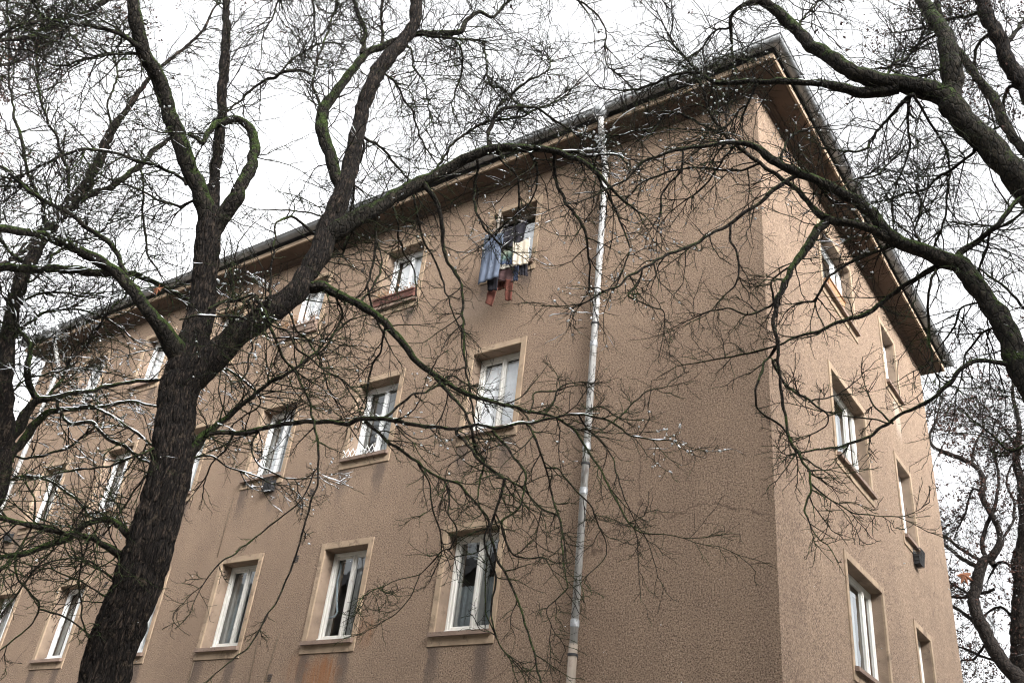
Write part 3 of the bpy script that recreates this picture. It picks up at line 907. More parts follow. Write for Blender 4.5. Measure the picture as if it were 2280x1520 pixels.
def blob_into(mb, c, rad, r):
    n = 6
    V = [c + np.array([0, 0, rad * .7])]
    for zz, k in ((.35, .8), (-.25, .85)):
        for i in range(n):
            a = 2 * math.pi * i / n + zz
            q = rad * k * r.uniform(.7, 1.25)
            V.append(c + np.array([q * math.cos(a), q * math.sin(a), rad * zz * .8]))
    V.append(c + np.array([0, 0, -rad * .4]))
    F = [(0, 1 + i, 1 + (i + 1) % n) for i in range(n)]
    F += [(1 + i, 7 + i, 7 + (i + 1) % n, 1 + (i + 1) % n) for i in range(n)]
    F += [(13, 7 + (i + 1) % n, 7 + i) for i in range(n)]
    mb.add(V, F)
def at_win(key, fn):
    a0, a1, c0, c1 = OPEN[key][1]
    return fn(a0, a1, c0)
s1 = -7.5199 - SP
window_box(fa, s1 - WA + .06, s1 - .07, 10.692, 'terracotta', "terracotta trough of dried plants on the sill of the second window from the washing", o0=-.06, seed=3)
s1 = -7.5199 - 2 * SP
window_box(fa, s1 - WA + .06, s1 - .07, 10.692, 'sill', "brownish trough of dried plants dusted with snow behind the leaning limb", o0=-.06, plants=120, tall=.30, seed=5, snow=True)
window_box(fb, 12.72, 13.55, 10.692, 'wood_box', "orange wooden trough on the top sill of the end facade", o0=-.07, h=.14, d=.16, plants=30, tall=.12, seed=8)
# white trellis on a sill
mb = MB()
s1 = -7.5199 - SP; a, b = s1 - WA + .05, s1 - .10
zt = 7.662
k = 0
x = a
while x < b - .10:
    mb.tube([fa(x, .03, zt), fa(x + .11, .03, zt + .16)], .006, 5)
    mb.tube([fa(x, .034, zt + .16), fa(x + .11, .034, zt)], .006, 5)
    x += .11
t = mb.build("trellis", 'clean_white')
tag(t, "low white criss-cross trellis standing on a middle window sill", "trellis")
# pale discs of a mobile hanging inside that window
mob = empty("window_mobile", fa(s1 - WA + .5, -.30, 8.6), "string of small pale discs hanging inside the window above the white trellis", "mobile")
for i, z in enumerate((8.72, 8.56, 8.18, 8.02)):
    mb = MB(); c = fa(s1 - WA + .42 + (.05 if i == 0 else 0), -.30, z)
    mb.tube([(c[0], c[1], c[2]), (c[0], c[1] - .006, c[2])], .030, 16)
    mb.build("disc", 'cream_cloth', mob)
mb = MB(); mb.tube([fa(s1 - WA + .44, -.30, 8.95), fa(s1 - WA + .42, -.30, 7.95)], .003, 4); mb.build("string", 'wire', mob)
# bent blue-grey hose inside a lower window
mb = MB()
pts = [on_a(753, 1243, -.29), on_a(760, 1262, -.29), on_a(751, 1295, -.29), on_a(750, 1330, -.29), on_a(751, 1362, -.29), on_a(745, 1372, -.29), on_a(722, 1377, -.29)]
mb.tube(pts, .017, 8)
t = mb.build("hose", 'tape', None, True)
tag(t, "bent blue-grey hose behind the glass of the lower window over the orange stain", "hose")

# ------------------------------------------------------------------ trees: tubes in bulk
def tubes(P, R, sides, lump=0.0, seed=0):
    """P (N,n,3) paths, R (N,n) radii -> vertices, quads"""
    N_, n = P.shape[:2]
    T = np.empty_like(P)
    T[:, 1:-1] = P[:, 2:] - P[:, :-2]; T[:, 0] = P[:, 1] - P[:, 0]; T[:, -1] = P[:, -1] - P[:, -2]
    T /= np.linalg.norm(T, axis=2, keepdims=True) + 1e-12
    mean = P[:, -1] - P[:, 0]
    ax = np.argmin(np.abs(mean), axis=1)
    ref = np.eye(3)[ax][:, None, :]
    U = np.cross(T, ref); U /= np.linalg.norm(U, axis=2, keepdims=True) + 1e-12
    W = np.cross(T, U)
    a = np.arange(sides) * 2 * math.pi / sides
    V = P[:, :, None, :] + R[:, :, None, None] * (np.cos(a)[None, None, :, None] * U[:, :, None, :] + np.sin(a)[None, None, :, None] * W[:, :, None, :])
    base = (np.arange(N_) * n * sides)[:, None, None]
    i = np.arange(n - 1)[None, :, None] * sides; k = np.arange(sides)[None, None, :]; k2 = (k + 1) % sides
    F = np.stack([base + i + k, base + i + k2, base + i + sides + k2, base + i + sides + k], axis=-1)
    return V.reshape(-1, 3), F.reshape(-1, 4)
def thick_tube(P, R, sides, lump, bark=0.0, seed=0):
    """one limb, parallel-transported, with lumps and (trunks) furrowed bark as real relief"""
    e = P[-1] - P[-2]; e = e / (np.linalg.norm(e) + 1e-12)
    P = np.vstack([P, P[-1] + e * R[-1] * .45, P[-1] + e * R[-1] * .62]); R = np.concatenate([R, [R[-1] * .72, R[-1] * .04]])
    n = len(P)
    T = np.gradient(P, axis=0); T /= np.linalg.norm(T, axis=1, keepdims=True) + 1e-12
    u = np.cross(T[0], [0.31, 0.2, 0.93]); u /= np.linalg.norm(u)
    L = np.concatenate([[0], np.cumsum(np.linalg.norm(np.diff(P, axis=0), axis=1))])
    a = np.arange(sides) * 2 * math.pi / sides
    V = np.empty((n, sides, 3))
    for i in range(n):
        u = u - T[i] * (u @ T[i]); u /= np.linalg.norm(u)
        w = np.cross(T[i], u)
        V[i] = P[i] + R[i] * (np.cos(a)[:, None] * u + np.sin(a)[:, None] * w)
    D = (V - P[:, None, :])
    k = 1 + lump * vnoise(V * 7.0, seed) + lump * .6 * vnoise(V * 17.0, seed + 1)
    if bark:
        q = np.stack([np.cos(a)[None, :] * R[:, None] * 46 + 0 * L[:, None], np.sin(a)[None, :] * R[:, None] * 46 + 0 * L[:, None], L[:, None] * 6.5 + 0 * a[None, :]], -1)
        q = q + np.array([.7, .7, 0.0]) * vnoise(q * np.array([.35, .35, .8]), seed + 5)[..., None]
        f = np.abs(vnoise(q * 1.0, seed + 2)) ; f2 = np.abs(vnoise(q * 2.3, seed + 3))
        k = k + bark * (np.minimum(f * 2.2, 1) - .55) + bark * .4 * (f2 - .3)
    V = P[:, None, :] + D * k[..., None]
    i = np.arange(n - 1)[:, None] * sides; kk = np.arange(sides)[None, :]; k2 = (kk + 1) % sides
    F = np.stack([i + kk, i + k2, i + sides + k2, i + sides + kk], -1).reshape(-1, 4)
    return V.reshape(-1, 3), F
def resample(P, R, step, jit, r):
    """Catmull-Rom through the nodes, with a little wander"""
    P = np.asarray(P, float); R = np.asarray(R, float)
    n = len(P)
    Q = np.vstack([2 * P[0] - P[1], P, 2 * P[-1] - P[-2]])
    out, rad = [], []
    for i in range(n - 1):
        p0, p1, p2, p3 = Q[i:i + 4]
        L = np.linalg.norm(p2 - p1)
        m = max(2, int(math.ceil(L / step)))
        for t in np.arange(m) / m:
            out.append(.5 * (2 * p1 + (p2 - p0) * t + (2 * p0 - 5 * p1 + 4 * p2 - p3) * t * t + (3 * p1 - p0 - 3 * p2 + p3) * t ** 3))
            rad.append(R[i] * (1 - t) + R[i + 1] * t)
    out.append(P[-1]); rad.append(R[-1])
    out = np.array(out); rad = np.array(rad)
    k = np.clip(np.arange(len(out)), 0, 2) / 2.0
    jit = jit if r > .05 else jit * 1.5
    J = np.stack([vnoise(out * 3.7 + 11, 3), vnoise(out * 3.7 + 31, 4), vnoise(out * 3.7 + 57, 5)], -1) * 1.0
    J2 = np.stack([vnoise(out * 12.0 + 11, 13), vnoise(out * 12.0 + 31, 14), vnoise(out * 12.0 + 57, 15)], -1) * .7
    out = out + (J + J2) * (jit + (.22 if r < .05 else .12 if r < .13 else .03) * rad)[:, None] * k[:, None]
    return out, rad
def unit(v): return v / (np.linalg.norm(v, axis=-1, keepdims=True) + 1e-12)
def inside_house(P):
    return (P[..., 0] < XC + .10) & (P[..., 0] > XL - .3) & (P[..., 1] > YA - .22) & (P[..., 1] < YB + .3) & (P[..., 2] < ZT + .9) \
        | ((P[..., 0] < XC + .75) & (P[..., 0] > XL - .7) & (P[..., 1] > YA - .75) & (P[..., 1] < YB + .8) & (P[..., 2] < ZT + .5) & (P[..., 2] > ZT - .3))
def project(P):
    c = (P - C0) @ RC.T
    z = np.maximum(c[..., 2], .01)
    return 1140 + FPX * c[..., 0] / z, 760 - FPX * c[..., 1] / z, c[..., 2]
def in_view(P, mx=170):
    u, v, z = project(P)
    return (z > .5) & (u > -mx) & (u < 2280 + mx) & (v > -mx) & (v < 1520 + mx * .6)
def grow(sites, n, lmin, lmax, rmax, tip, amin, amax, kink, trop, view=True, fork=1.0):
    """sites: pos, tan, rad, snow, len factor -> paths of n nodes"""
    pos, tan, rad, sn, lf = sites
    M_ = len(pos)
    rnd = unit(rng.normal(size=(M_, 3)))
    perp = unit(rnd - tan * np.sum(rnd * tan, 1, keepdims=True))
    ang = np.radians(rng.uniform(amin, amax, M_))[:, None]
    d = unit(tan * np.cos(ang) + perp * np.sin(ang) + np.array([0, 0, trop]))
    ln = rng.uniform(lmin, lmax, M_) * lf
    P = np.empty((M_, n, 3)); P[:, 0] = pos
    st = (ln / (n - 1))[:, None]
    for i in range(1, n):
        d = unit(d + rng.normal(size=(M_, 3)) * kink + np.array([0, 0, trop * .35]))
        P[:, i] = P[:, i - 1] + d * st * rng.uniform(.7, 1.3, (M_, 1))
    r0 = np.minimum(rad * .72, rmax)
    R = r0[:, None] * (1 - np.linspace(0, 1, n)[None, :] ** .8) + tip * np.linspace(0, 1, n)[None, :]
    R = np.maximum(R, np.minimum(tip, r0[:, None]))
    bad = inside_house(P).any(1) | (np.linalg.norm(P - C0, axis=2) < 2.2).any(1)
    if view: bad |= ~in_view(P[:, 0])
    k = ~bad
    return P[k], R[k], sn[k], lf[k]
def path_sites(P, R, sn, lf, prob, i0=1, alt=2.0):
    """branching sites along the nodes of paths"""
    n = P.shape[1]
    pos, tan, rad, s, l = [], [], [], [], []
    for i in range(i0, n):
        m = rng.random(len(P)) < prob
        t = unit(P[m, i] - P[m, i - 1])
        pos.append(P[m, i]); tan.append(t); rad.append(R[m, i] * 1.15); s.append(sn[m]); l.append(lf[m] * (1.0 - .35 * i / n))
    return [np.concatenate(x) for x in (pos, tan, rad, s, l)]

BR = {}          # tree -> list of traced limbs
def B(tree, h, dh, nodes, d=1.0, s=0.0, L=1.0, kind=None):
    """a traced limb: nodes 'u v r' in photograph pixels; h = distance (None: taken from the limb it grows from), dh = drift over its length"""
    a = np.array([float(x) for x in nodes.split()]).reshape(-1, 3)
    if kind != 'trunk':
        q_ = np.clip((a[:, 2] - 5) / 10, 0, 1)
        a[:, 2] *= .60 + .40 * q_ * q_ * (3 - 2 * q_)
    lst = BR.setdefault(tree, [])
    if h is None:
        best, hb = 1e9, 7.0
        for b in lst:
            q = b['px']; dd = np.hypot(q[:, 0] - a[0, 0], q[:, 1] - a[0, 1])
            j = int(np.argmin(dd))
            if dd[j] < best: best, hb = dd[j], b['h'][j]
        h = hb
    seg = np.concatenate([[0], np.cumsum(np.hypot(np.diff(a[:, 0]), np.diff(a[:, 1])))])
    t = seg / seg[-1]
    hh = h + dh * t
    if seg[-1] > 200: hh = hh + .12 * np.sin(t * 7 + a[0, 0])* np.minimum(1, t * 4)
    P, Dp = zip(*[at_range(u, v, x) for (u, v, r), x in zip(a, hh)])
    P = np.array(P); Dp = np.array(Dp)
    R = a[:, 2] * Dp / FPX * .94
    # dense copy for later attachments
    k = np.linspace(0, 1, 40)
    px = np.stack([np.interp(k, t, a[:, 0]), np.interp(k, t, a[:, 1])], -1)
    lst.append(dict(P=P, R=R, px=px, h=np.interp(k, t, hh), d=d, s=s, L=L, rpx=a[:, 2].max(), kind=kind))

def hexblobs(C, S):
    """little irregular lumps: (M,3) centres, (M,) sizes"""
    n = 5
    M_ = len(C)
    a = np.arange(n) * 2 * math.pi / n
    V = np.empty((M_, 2 * n, 3))
    for j, (zz, k) in enumerate(((.45, .62), (-.28, .95))):
        q = S[:, None] * k * rng.uniform(.65, 1.35, (M_, n))
        V[:, j * n:(j + 1) * n, 0] = C[:, None, 0] + q * np.cos(a + j * .5)
        V[:, j * n:(j + 1) * n, 1] = C[:, None, 1] + q * np.sin(a + j * .5)
        V[:, j * n:(j + 1) * n, 2] = C[:, None, 2] + S[:, None] * zz * rng.uniform(.7, 1.2, (M_, n))
    F = []
    for i in range(n):
        i2 = (i + 1) % n
        F.append((n + i, n + i2, i2, i))
    F += [(0, 1, 2, 3), (0, 3, 4, 4), (n + 3, n + 2, n + 1, n), (n + 4, n + 3, n, n)]
    F = [f for f in F if len(set(f)) == 4] + [(0, 2, 3, 4), (n + 4, n + 3, n + 2, n)]
    F = np.array(F)
    return V.reshape(-1, 3), (np.arange(M_) * 2 * n)[:, None, None] + F[None]
def leaf_quads(C, S):
    M_ = len(C)
    a = unit(rng.normal(size=(M_, 3))); b = unit(np.cross(a, rng.normal(size=(M_, 3)))); c = np.cross(a, b)
    S = S[:, None]
    V = np.stack([C, C + a * S * .6 + b * S * .45 + c * S * .2, C + a * S * 1.3 + c * S * rng.uniform(-.3, .3, (M_, 1)), C + a * S * .6 - b * S * .45 + c * S * .25], 1)
    F = np.arange(M_ * 4).reshape(M_, 4)
    return V.reshape(-1, 3), F
def cat_meshes(parts):
    V, F, b = [], [], 0
    for v, f in parts:
        V.append(v); F.append(f.reshape(-1, f.shape[-1]) + b); b += len(v)
    return np.concatenate(V), np.concatenate(F)
def snow_caps(P, R, thr_seed, lo, amt):
    """rounded ridges of snow lying along the upper side of paths (N,n,3)"""
    T = unit(np.diff(P, axis=1)); T = np.concatenate([T, T[:, -1:]], 1)
    hz = np.sqrt(np.clip(1 - T[..., 2] ** 2, 0, 1))
    nz = vnoise(P * 6.0, thr_seed) * .6 + vnoise(P * 19.0, thr_seed + 1) * .5
    k = np.clip((nz + amt) * 1.6, 0, 1) * np.clip((hz - lo) / (1 - lo), 0, 1)
    k = k * (R > 0)
    C = P + np.array([0, 0, 1.0]) * (R * .84)[..., None]
    return C, k * (R * .34 + .0065)

def build_tree(name, key, label, loc, bark='limb_bark', twig='twig_bark', seedleaf=0.0, trunk_mat='trunk_bark', group='trees in front of the house', l1=(.30, 1.0), dens=1.0, leafsize=.03, extra_sites=None, snow_amt=0.0, n3=1.0, leafz=8.0):
    tr = empty(name, loc, label, "tree", group)
    traced = []
    sites = [[], [], [], [], []]
    tips = [[], [], [], [], []]
    thin = []
    snow_parts = []
    for q, b in enumerate(BR.get(key, [])):
        rmax = b['R'].max()
        P, R = resample(b['P'], b['R'], max(.025, min(.09, rmax * .55)), .010, rmax)
        R = R * (1 + .10 * vnoise(P * 9.0, 21) + .06 * vnoise(P * 27.0, 22))
        if b['kind'] == 'trunk':
            P, R = resample(b['P'], b['R'], .02, .0, rmax)
            V, F = thick_tube(P, R, 260, .035, .13, q)
            quad_mesh_obj("trunk", V, F, trunk_mat, tr)
        elif b['rpx'] >= 7.5:
            big = b['rpx'] >= 17
            V, F = thick_tube(P, R, 40 if big else 20, .08 if big else .11, .10 if big else .05, q)
            quad_mesh_obj("limb", V, F, (trunk_mat if b['kind'] == 'bark' else b['kind'] or bark), tr)
        else:
            V, F = thick_tube(P, R, 9, .10, 0, q)
            thin.append((V, F))
        if b['s'] > 0:
            for c0 in range(0, max(1, len(P) - 1), 400):
                C, k = snow_caps(P[None, c0:c0 + 401], R[None, c0:c0 + 401], 40, .45, b['s'] - .10)
                V, F = tubes(C, np.maximum(k, 0.0), 8)
                snow_parts.append((V, F))
        if b['d'] > 0 and b['kind'] != 'trunk':
            # sites for side shoots, thinner parts carry more
            Ls = np.concatenate([[0], np.cumsum(np.linalg.norm(np.diff(P, axis=0), axis=1))])
            gap = .062 / (b['d'] * dens * (.5 if b['L'] <= .8 else 1.0))
            m = max(1, int(Ls[-1] / gap))
            x = np.sort(rng.uniform(.03 * Ls[-1], Ls[-1], m))
            pr = np.stack([np.interp(x, Ls, P[:, i]) for i in range(3)], -1)
            pr2 = np.stack([np.interp(np.minimum(x + .03, Ls[-1]), Ls, P[:, i]) for i in range(3)], -1)
            pr1 = np.stack([np.interp(np.maximum(x - .03, 0), Ls, P[:, i]) for i in range(3)], -1)
            rr = np.interp(x, Ls, R)
            keep = rng.random(m) < np.clip(.035 / (rr + .012), .12, 1)
            tt = unit(pr2 - pr1)
            f = b['L'] * (1 - .35 * x / Ls[-1])
            for lst, v in zip(sites, (pr, tt, rr, np.full(m, b['s']), f)): lst.append(v[keep])
            tg = unit(P[-1] - P[max(0, len(P) - 4)])
            for lst, v in zip(tips, (P[-1:].repeat(2, 0), np.tile(tg, (2, 1)), np.full(2, R[-1] * 1.3), np.full(2, b['s']), np.full(2, max(.5, b['L'])))): lst.append(v)
    twigs = []
    if sites[0] or extra_sites is not None:
        S = [np.concatenate(x) for x in sites] if sites[0] else extra_sites
        if sites[0] and extra_sites is not None: S = [np.concatenate([a, b]) for a, b in zip(S, extra_sites)]
        P1, R1, s1, f1 = grow(S, 8, l1[0], l1[1], .0066, .0024, 30, 75, .21, -.02)
        tp = grow([np.concatenate(x) for x in tips], 8, .35, .8, .011, .0026, 0, 22, .16, -.01)
        P1, R1, s1, f1 = [np.concatenate([a_, b_]) for a_, b_ in zip((P1, R1, s1, f1), tp)]
        # broken stubs and spurs
        ks = rng.random(len(S[0])) < .30
        P0, R0, s0_, f0_ = grow([x[ks] for x in S], 3, .025, .085, .0085, .0045, 40, 85, .2, 0)
        S2 = path_sites(P1, R1, s1, f1, 0.88)
        P2, R2, s2, f2 = grow(S2, 6, .14, .52, .0036, .0018, 28, 62, .18, .02)
        S3 = path_sites(P2, R2, s2, f2, .68 * n3)
        P3, R3, s3, f3 = grow(S3, 4, .05, .20, .0022, .0013, 28, 60, .16, .03)
        print(key, 'twigs', len(P1), len(P2), len(P3))
        twigs = [tubes(P0, R0, 5), tubes(P1, R1, 5), tubes(P2, R2, 4), tubes(P3, R3, 3)]
        # snow on twigs
        for PP, RR, ss, nm in ((P1, R1, s1, 50), (P2, R2, s2, 51), (P3, R3, s3, 53)):
            m = ss > 0
            if m.any() and nm != 53:
                C, k = snow_caps(PP[m], RR[m], nm, .5, -.1)
                k = k * np.clip(ss[m] * 1.6, 0, 1)[:, None]
                snow_parts.append(tubes(C, k * 1.25, 5))
            if m.any():
                Q = PP[m][:, 1:].reshape(-1, 3)
                w = np.repeat(ss[m], PP.shape[1] - 1)
                cl = vnoise(Q * 2.2, 60) * .5 + .5
                sel = rng.random(len(Q)) < np.clip(w * (cl - .45) * 0.8, 0, .5)
                if sel.any():
                    T_ = np.diff(PP[m], axis=1).reshape(-1, 3)[sel]
                    q = Q[sel] + np.array([0, 0, .004])
                    for w_ in (-.1, -.35, -.6):
                        kk = rng.random(len(q)) < .75
                        sz = rng.uniform(.003, .0085, len(q)) * (1 + .5 * rng.random(len(q)))
                        snow_parts.append(hexblobs((q + T_ * w_ * rng.uniform(.5, 1.2, (len(q), 1)) + rng.normal(size=q.shape) * .003)[kk], sz[kk]))
        if seedleaf > 0:
            Q = np.concatenate([P3[:, -1], P2[:, -1], P2[:, 3]])
            cl = vnoise(Q * 1.3, 70) * .5 + .5
            sel = rng.random(len(Q)) < np.clip((cl - .35) * 2.2, 0, 1) * seedleaf * np.clip((Q[:, 2] - leafz) / 2.5, .0, 1)
            q = np.repeat(Q[sel], 4, 0)
            q = q + rng.normal(size=q.shape) * .022
            if len(q):
                V, F = leaf_quads(q, rng.uniform(.4, 1.1, len(q)) * leafsize)
                o = quad_mesh_obj("withered_leaves", V, F, 'dead_leaf', tr, False); o['kind'] = 'stuff'
    allt = thin + twigs
    if allt:
        V, F = cat_meshes(allt)
        o = quad_mesh_obj("twigs", V, F, twig, tr, True); o['kind'] = 'stuff'
    if snow_parts:
        V, F = cat_meshes(snow_parts)
        o = quad_mesh_obj("snow", V, F, 'snow', tr, True); o['kind'] = 'stuff'
    return tr

# ------------------------------------------------------------------ a whole grown tree
def grown_tree(name, label, base, height, spread, seed, group, bark='far_bark', levels=(9, 6, 5, 4), seedleaf=0.0, lean=(0, 0), view=True, r0=.17, leafsize=.035, snow=0.0, forks=1, first=.3, twig_r=.0042):
    global rng
    keep_rng = rng
    rng = np.random.default_rng(seed)
    tr = empty(name, (base[0], base[1], 0), label, "tree", group)
    n = 16
    z = np.linspace(0, height, n)
    wob = np.stack([np.cumsum(rng.normal(size=n)) * .09, np.cumsum(rng.normal(size=n)) * .09], -1)
    P = np.stack([base[0] + wob[:, 0] + lean[0] * (z / height) ** 1.3, base[1] + wob[:, 1] + lean[1] * (z / height) ** 1.3, z], -1)
    R = r0 * (1 - .88 * (z / height) ** .8)
    Pd, Rd = resample(P, R, .12, .02, r0)
    V, F = thick_tube(Pd, Rd, 18, .08, .06, seed)
    quad_mesh_obj("trunk", V, F, 'trunk_bark', tr)
    # limbs
    m = levels[0]
    zi = np.linspace(first, .97, m) + rng.uniform(-.03, .03, m)
    az = rng.uniform(0, 2 * math.pi) + np.arange(m) * 2.4
    idx = np.clip((zi * (len(Pd) - 1)).astype(int), 0, len(Pd) - 1)
    pos = Pd[idx]
    el = np.radians(rng.uniform(20, 60, m) + 20 * zi)
    d = np.stack([np.cos(az) * np.cos(el), np.sin(az) * np.cos(el), np.sin(el)], -1)
    ln = spread * (1.15 - .65 * np.abs(zi - .45)) * rng.uniform(.75, 1.15, m)
    nl = 12
    L0 = np.empty((m, nl, 3)); L0[:, 0] = pos
    for i in range(1, nl):
        d = unit(d + rng.normal(size=(m, 3)) * .16 + np.array([0, 0, .03]))
        L0[:, i] = L0[:, i - 1] + d * (ln / (nl - 1))[:, None]
    rl = np.minimum(Rd[idx] * .7, .085)
    LR = rl[:, None] * (1 - .82 * np.linspace(0, 1, nl)[None, :])
    for i in range(m):
        p, r = resample(L0[i], LR[i], .07, .015, rl[i])
        if view and inside_house(p).any():
            j = int(np.argmax(inside_house(p)))
            if j < 6: continue
            p, r = p[:j], r[:j]
        V, F = thick_tube(p, r, 12, .1, 0, i)
        quad_mesh_obj("limb", V, F, bark, tr)
    sn = np.full(m, snow)
    S1 = path_sites(L0, LR, sn, np.ones(m), .95, 2)
    S1 = [np.concatenate([a, b]) for a, b in zip(S1, path_sites(L0, LR, sn, np.ones(m), .6, 3))]
    P1, R1, s1, f1 = grow(S1, 9, .9, 2.2, .026, .008, 30, 70, .26, .03, view)
    S2 = path_sites(P1, R1, s1, f1, .7, 1)
    P2, R2, s2, f2 = grow(S2, 7, .4, 1.2, .012, twig_r * 1.1, 30, 75, .27, .02, view)
    S3 = path_sites(P2, R2, s2, f2, 0.75, 1)
    P3, R3, s3, f3 = grow(S3, 5, .16, .5, .006, twig_r * .8, 30, 75, .24, .03, view)
    parts = [tubes(P1, R1, 6), tubes(P2, R2, 4), tubes(P3, R3, 3)]
    if levels[3]:
        S4 = path_sites(P3, R3, s3, f3, .5, 1)
        P4, R4, s4, f4 = grow(S4, 3, .06, .22, .0035, twig_r * .6, 30, 70, .2, .03, view)
        parts.append(tubes(P4, R4, 3))
    print(name, 'grown', len(P1), len(P2), len(P3))
    V, F = cat_meshes(parts)
    o = quad_mesh_obj("twigs", V, F, bark, tr, True); o['kind'] = 'stuff'
    if seedleaf:
        Q = np.concatenate([P3[:, -1], P3[:, 2], P2[:, -1]])
        cl = vnoise(Q * .8, 70) * .5 + .5
        sel = rng.random(len(Q)) < np.clip((cl - .38) * 2.5, 0, 1) * seedleaf
        q = np.repeat(Q[sel], 5, 0); q = q + rng.normal(size=q.shape) * .035
        V, F = leaf_quads(q, rng.uniform(.5, 1.2, len(q)) * leafsize)
        o = quad_mesh_obj("withered_leaves", V, F, 'dead_leaf', tr, False); o['kind'] = 'stuff'
    if snow > 0:
        sp = []
        C, k = snow_caps(L0, LR, 80, .5, .1); sp.append(tubes(C, k, 6))
        for PP, RR in ((P1, R1), (P2, R2)):
            C, k = snow_caps(PP, RR, 81, .5, .02 + .3 * (snow - .5)); sp.append(tubes(C, k * 1.3, 5))
        V, F = cat_meshes(sp)
        o = quad_mesh_obj("snow", V, F, 'snow', tr, True); o['kind'] = 'stuff'
    rng = keep_rng
    return tr

# ================================================================== the trees of the photograph
# ---- the leaning maple in front
A = 'maple'
B(A, 7.0, 0.0, '190 1720 64 232 1520 57 247 1450 55.5 278 1370 55 306 1300 54.5 329 1230 53 350 1157 51 371 1085 48 384 1010 45 391 935 43.5 398 870 43 412 808 38 432 755 34 446 700 31 455 640 29 461 560 28.5 466 500 28 469 468 22', d=0, kind='trunk')

B(A, 7.0, -.15, '392 945 26 404 880 36 428 838 37 465 803 34 510 762 30 560 720 27 610 690 26 655 655 26 690 600 25 722 545 25 738 495 24 760 440 22 775 385 20 788 330 18 801 270 17 818 215 17 840 168 17 865 125 16 895 95 15 920 55 14 928 0 14 935 -60 12 960 -120 10', d=.5, kind='bark')
B(A, None, -.3, '464 520 20 458 470 23 440 425 20 418 375 19 405 320 19 385 265 18 365 215 17 343 165 17 325 125 17 313 90 16 303 45 15 297 -5 13 285 -90 11 270 -170 8', d=.6, s=.35)
B(A, None, .2, '466 510 18 471 465 19 475 435 15 482 380 13 490 300 13 494 225 12 499 140 12 503 60 11 506 -5 10 515 -90 8', d=.6, kind='bark')
B(A, None, -.25, '468 530 18 480 500 20 497 478 18 520 445 17 545 400 15 560 358 14 567 318 13 560 290 12 542 273 11 512 265 10 480 280 10 460 305 9 452 320 8 440 310 6 425 300 5 400 296 4 360 295 3', d=.7, s=.3)
# left sub-branches of the leader
B(A, None, -.5, '318 103 10 302 97 9 260 73 8 210 60 7 140 47 7 100 40 6 75 10 5 55 -20 4', s=.2)
B(A, None, .3, '310 95 5 297 92 4 265 68 4 215 30 4 175 -8 3')
B(A, None, .6, '330 118 5 300 120 4 240 122 4 190 132 4 120 145 4 70 115 3 0 110 3')
B(A, 7.2, .3, '-40 112 7 0 92 7 50 83 8 100 68 8 135 53 9 175 36 9 210 20 9 245 -10 9 270 -60 8')
B(A, 7.2, .2, '-30 90 6 0 78 6 40 57 6 90 47 7 135 45 7 180 40 5')
B(A, None, -.3, '412 812 28 385 770 24 370 745 20 345 710 17 325 685 15 295 645 14 265 612 14 240 593 14 180 560 13 130 540 12 75 520 11 0 507 11 -60 495 10', d=.8, s=.45)
B(A, None, .4, '296 648 9 285 620 8 270 590 8 250 550 8 200 510 8 150 475 8 100 445 7 40 400 7 0 375 7 -40 350 6', s=.3)
B(A, None, .3, '415 412 7 405 400 6 380 382 6 350 367 6 300 355 6 260 340 6 215 334 6 175 335 5 130 350 5 65 385 4 0 402 4', s=.35)
B(A, None, .5, '440 442 6 420 450 5 400 460 5 360 447 5 320 430 4 280 412 4 235 395 3')
B(A, None, .3, '300 1222 15 292 1200 12 270 1178 11 245 1160 10 200 1162 9 175 1180 10 150 1197 10 100 1215 9 50 1230 9 0 1235 8 -40 1240 7', s=.12)
B(A, None, -.3, '285 1252 14 270 1236 11 240 1215 10 200 1195 9 150 1185 9 100 1175 9 50 1165 8 0 1150 8 -40 1142 7', kind='pale_limb_bark')
B(A, None, .4, '380 1005 8 346 994 5 316 1009 5 278 1022 5 246 1035 4 205 1039 4 158 1046 4 110 1057 3 80 1070 3', L=.6, s=.15)
B(A, None, .5, '372 1010 6 346 990 5 316 968 5 284 946 5 253 930 5 221 912 4', L=.6, s=.5)
B(A, None, .5, '350 1040 5 320 1060 4 290 1100 4 262 1145 3 240 1180 3', L=.5)
B(A, None, -.4, '270 1300 6 240 1270 4 200 1245 4 150 1240 3 90 1260 3', L=.6, d=.8)
B(A, None, -.3, '205 1430 6 190 1400 4 185 1360 3 180 1300 3 187 1240 4', L=.5, d=.7)
B(A, None, .2, '250 1340 5 215 1312 3 170 1285 3 120 1262 3', L=.5)
# right leader: side limbs
B(A, None, .3, '765 425 18 752 400 14 738 360 15 725 320 15 716 280 15 716 252 14 732 225 13 755 195 12 785 155 11 815 120 10 845 105 10 880 90 9 930 77 9 975 75 9 1025 72 9 1040 45 8 1065 28 7 1095 38 6 1120 15 5 1145 -10 4', d=.8, s=.35)
B(A, None, -.3, '915 85 7 930 80 6 985 83 6 1030 90 5 1075 92 5 1080 130 4 1090 190 4 1120 198 4 1140 215 3', d=1.2)
B(A, None, .4, '806 122 9 812 75 8 795 25 8 785 -5 7 770 -60 6')
B(A, None, .2, '845 112 7 850 85 6 850 40 6 852 -5 5 858 -60 4')
B(A, None, .4, '718 258 7 712 240 6 695 172 5 720 100 4 748 10 4 760 -40 3')
B(A, None, .5, '695 172 6 675 160 6 630 162 6 610 172 6 560 200 5 510 245 4 490 258 3')
B(A, None, .4, '620 166 4 665 125 4 710 100 3 760 97 3')
B(A, None, .2, '718 482 4 680 472 3 640 470 3 570 467 2', d=.3, L=.4)
B(A, None, .3, '832 160 7 860 165 5 885 185 5 900 220 4 920 250 4 930 290 4 955 340 3')
B(A, None, -.3, '905 100 6 915 110 4 925 155 4 945 185 3 960 260 3')
